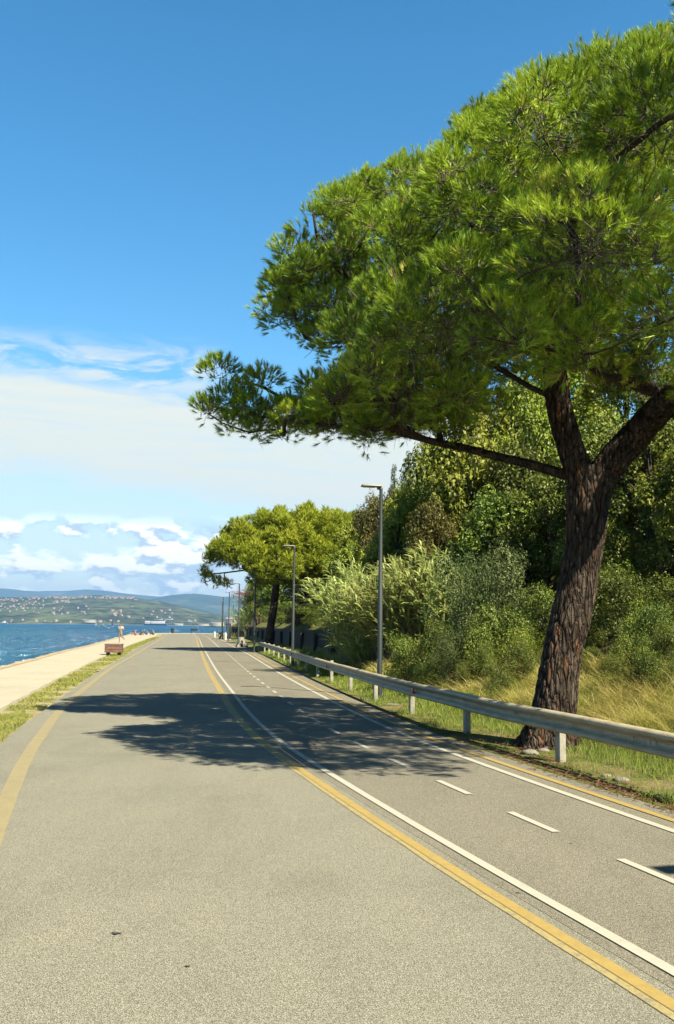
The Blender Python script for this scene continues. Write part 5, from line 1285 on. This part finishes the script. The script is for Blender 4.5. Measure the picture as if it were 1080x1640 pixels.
# port quay and sheds along the shore
M['shed'] = simple('pale_shed_walls', (.50, .46, .40), .8, var=.15, scale=.1); M['redroof'] = simple('terracotta_roof', (.34, .13, .075), .9, var=.25, scale=.2); M['plaster'] = simple('pale_plaster', (.46, .41, .34), .85, var=.15, scale=.08); M['pinkwall'] = simple('pinkish_plaster', (.50, .36, .28), .85, var=.15, scale=.08)
def house_geo(w, d_, h, rh, roofm=1):
    V = np.array([(-w/2, -d_/2, -3), (w/2, -d_/2, -3), (w/2, d_/2, -3), (-w/2, d_/2, -3), (-w/2, -d_/2, h), (w/2, -d_/2, h), (w/2, d_/2, h), (-w/2, d_/2, h)], float)
    F = np.array([[0, 1, 5, 4], [1, 2, 6, 5], [2, 3, 7, 6], [3, 0, 4, 7]])
    e = .6; Rv = np.array([(-w/2-e, -d_/2-e, h-.2), (w/2+e, -d_/2-e, h-.2), (w/2+e, d_/2+e, h-.2), (-w/2-e, d_/2+e, h-.2), (-w/2-e, 0, h+rh), (w/2+e, 0, h+rh)])
    RF = np.array([[0, 1, 5, 4], [3, 4, 5, 2]]); G = np.array([[0, 4, 3], [1, 2, 5]])
    wn = []
    for i in range(max(2, int(w/3))):
        for k in range(max(1, int(h/3))):
            cx = -w/2+(i+.5)*w/max(2, int(w/3)); wn += box((cx, -d_/2-.02, 1.5+2.9*k), (1.1, .1, 1.3), mi=2)
    return [(V, F, 0), (Rv, RF, 1), (Rv, G, 0)]+wn
M['win'] = simple('house_windows', (.05, .05, .055), .4)
def far_shed(name, u, Y, w, h, lab, mats, cat='warehouse', z=None, group=None, rh=None, d_=20):
    x = at(u, Y); z = SEA+1.2 if z is None else z
    o = mk(name, place(house_geo(w, d_, h, rh if rh is not None else h*.22), (x, Y, z)), mats, at=(x, Y, z)); tag(o, lab, cat, group); return o
far_shed('warehouse', 148, 3330, 42, 5.5, 'long pale building on the far shore left of the white sailboats', [M['shed'], M['plaster'], M['win']], z=8, rh=1.5)
far_shed('warehouse', 290, 3300, 30, 5, 'low pale port shed on the far shore right of the cranes', [M['shed'], M['shed'], M['win']])
far_shed('warehouse', 330, 3310, 34, 5, 'long low pale shed at the right end of the far shore', [M['shed'], M['pinkwall'], M['win']])
far_shed('warehouse', 352, 2300, 30, 8, 'big cream building on the far shore left of the distant lamps', [M['plaster'], M['plaster'], M['win']], rh=1)
far_shed('warehouse', 378, 1500, 22, 12, 'tall cream building seen between the distant lamps', [M['plaster'], M['plaster'], M['win']], rh=1.5)
V = []; hx = [(250, 3195), (420, 3195), (420, 3340), (250, 3340)]
g = box(((at(250, 3200)+at(415, 3200))/2, 3265, SEA+.3), (at(415, 3200)-at(250, 3200), 130, 1.6)); tag(mk('port_quay', g, M['oldconc']), kind='structure')
tag(mk('far_shoreline', box((-300, 3296, SEA+.4), (2200, 10, 1.6)), M['oldconc']), kind='structure')
def sand_spit():
    x0, x1 = at(335, 1500), at(470, 1500); tag(mk('far_spit', box(((x0+x1)/2, 1530, SEA+.2), (x1-x0, 120, 1.6)), M['hill']), kind='structure')
    tag(mk('far_spit', box((at(370, 2330), 2330, SEA+.2), (at(460, 2330)-at(335, 2330), 120, 1.6)), M['hill']), kind='structure')
sand_spit()
# houses of the hill town
rng = np.random.default_rng(77)
PR = []
for w, d_, h, rh, wm in ((12, 10, 6.5, 2.6, 'plaster'), (15, 10, 8, 2.8, 'plaster'), (10, 9, 5.5, 2.4, 'pinkwall'), (20, 11, 9, 3.0, 'plaster')):
    o = mk('hill_house', house_geo(w, d_, h, rh), [M[wm], M['redroof'], M['win']]); PR.append(o)
spots = []
def cluster(n, u0, u1, t0, t1, lab, grp):
    k = 0
    while k < n:
        u = rng.uniform(u0, u1); t = rng.uniform(t0, t1); y = Y0+(Y1-Y0)*t; x = at(u, y)
        if any((x-a)**2+(y-b)**2 < 15**2 for a, b in spots): k += .25; continue
        spots.append((x, y)); i = int(rng.integers(0, 4)); src = PR[i]
        o = src if not src.get('label') else src.copy()
        if o is not src: COL.objects.link(o)
        s_ = rng.uniform(.34, .72); o.scale = (s_, s_, s_); o.location = (x, y, hill_z(x, y)); o.rotation_euler = (0, 0, rng.normal(0, .5)); tag(o, lab, 'house', grp); k += 1
cluster(95, 45, 222, .86, .985, 'small pale house with a red tiled roof in the town along the hill crest', 'houses of the hilltop town')
cluster(12, 88, 116, .60, .72, 'small pale house in the hamlet below the middle of the hilltop town', 'houses of the hamlet under the town')
cluster(70, -10, 75, .25, .95, 'small pale house with a red tiled roof scattered on the slope at the left edge', 'houses scattered over the left slope')
cluster(14, 75, 150, .2, .5, 'small pale house among trees on the middle of the far slope', 'houses on the middle slope')
cluster(16, 180, 200, .18, .34, 'small pale house in the cluster above the purple sail', 'houses above the purple sail')
cluster(16, -10, 215, .02, .06, 'small pale house on the waterfront of the far shore', 'houses on the far waterfront')
cluster(14, 205, 330, .1, .5, 'small pale house on the hillside behind the port', 'houses behind the port')

# ------------------------------------------------------------------ the air between here and the mountains
def haze():
    x0, x1, y0, y1, z0, z1 = -15500, 14500, -250, 15400, -3.0, 560
    V = np.array([(x, y, z) for z in (z0, z1) for y in (y0, y1) for x in (x0, x1)], float)
    F = np.array([[0, 2, 3, 1], [4, 5, 7, 6], [0, 1, 5, 4], [2, 6, 7, 3], [0, 4, 6, 2], [1, 3, 7, 5]])
    m = bpy.data.materials.new('haze'); m.use_nodes = True; t = NT(m.node_tree); t.n.clear()
    o_ = t.add('ShaderNodeOutputMaterial'); p = t.add('ShaderNodeVolumePrincipled'); p.inputs['Color'].default_value = HAZE_COL; p.inputs['Density'].default_value = HAZE_D; p.inputs['Anisotropy'].default_value = 0.0
    t.l.new(p.outputs[0], o_.inputs['Volume'])
    tag(mk('haze', [(V, F)], m), kind='stuff')
HAZE_COL, HAZE_D = (.185, .36, .68, 1), 8.0e-5
haze()

# every surface colour above was mixed for one exposure; this sets all of them to real-world albedo in one place
def calibrate(k0=.565):
    for m in bpy.data.materials:
        if not m.use_nodes or m.name == 'haze': continue
        t = NT(m.node_tree); k = k0*(1.22 if any(w in m.name for w in ('reed', 'needles', 'grass')) else 1.02 if 'leaves' in m.name else 1.0)
        for n in list(t.n):
            if n.bl_idname not in ('ShaderNodeBsdfPrincipled', 'ShaderNodeBsdfTranslucent'): continue
            s_ = n.inputs['Base Color'] if 'Base Color' in n.inputs else n.inputs['Color']
            if s_.is_linked:
                src = s_.links[0].from_socket; t.l.new(t.mix(1.0, src, (k, k, k), 'MULTIPLY'), s_)
            else: s_.default_value = tuple(c*k for c in s_.default_value[:3])+(1,)
calibrate()
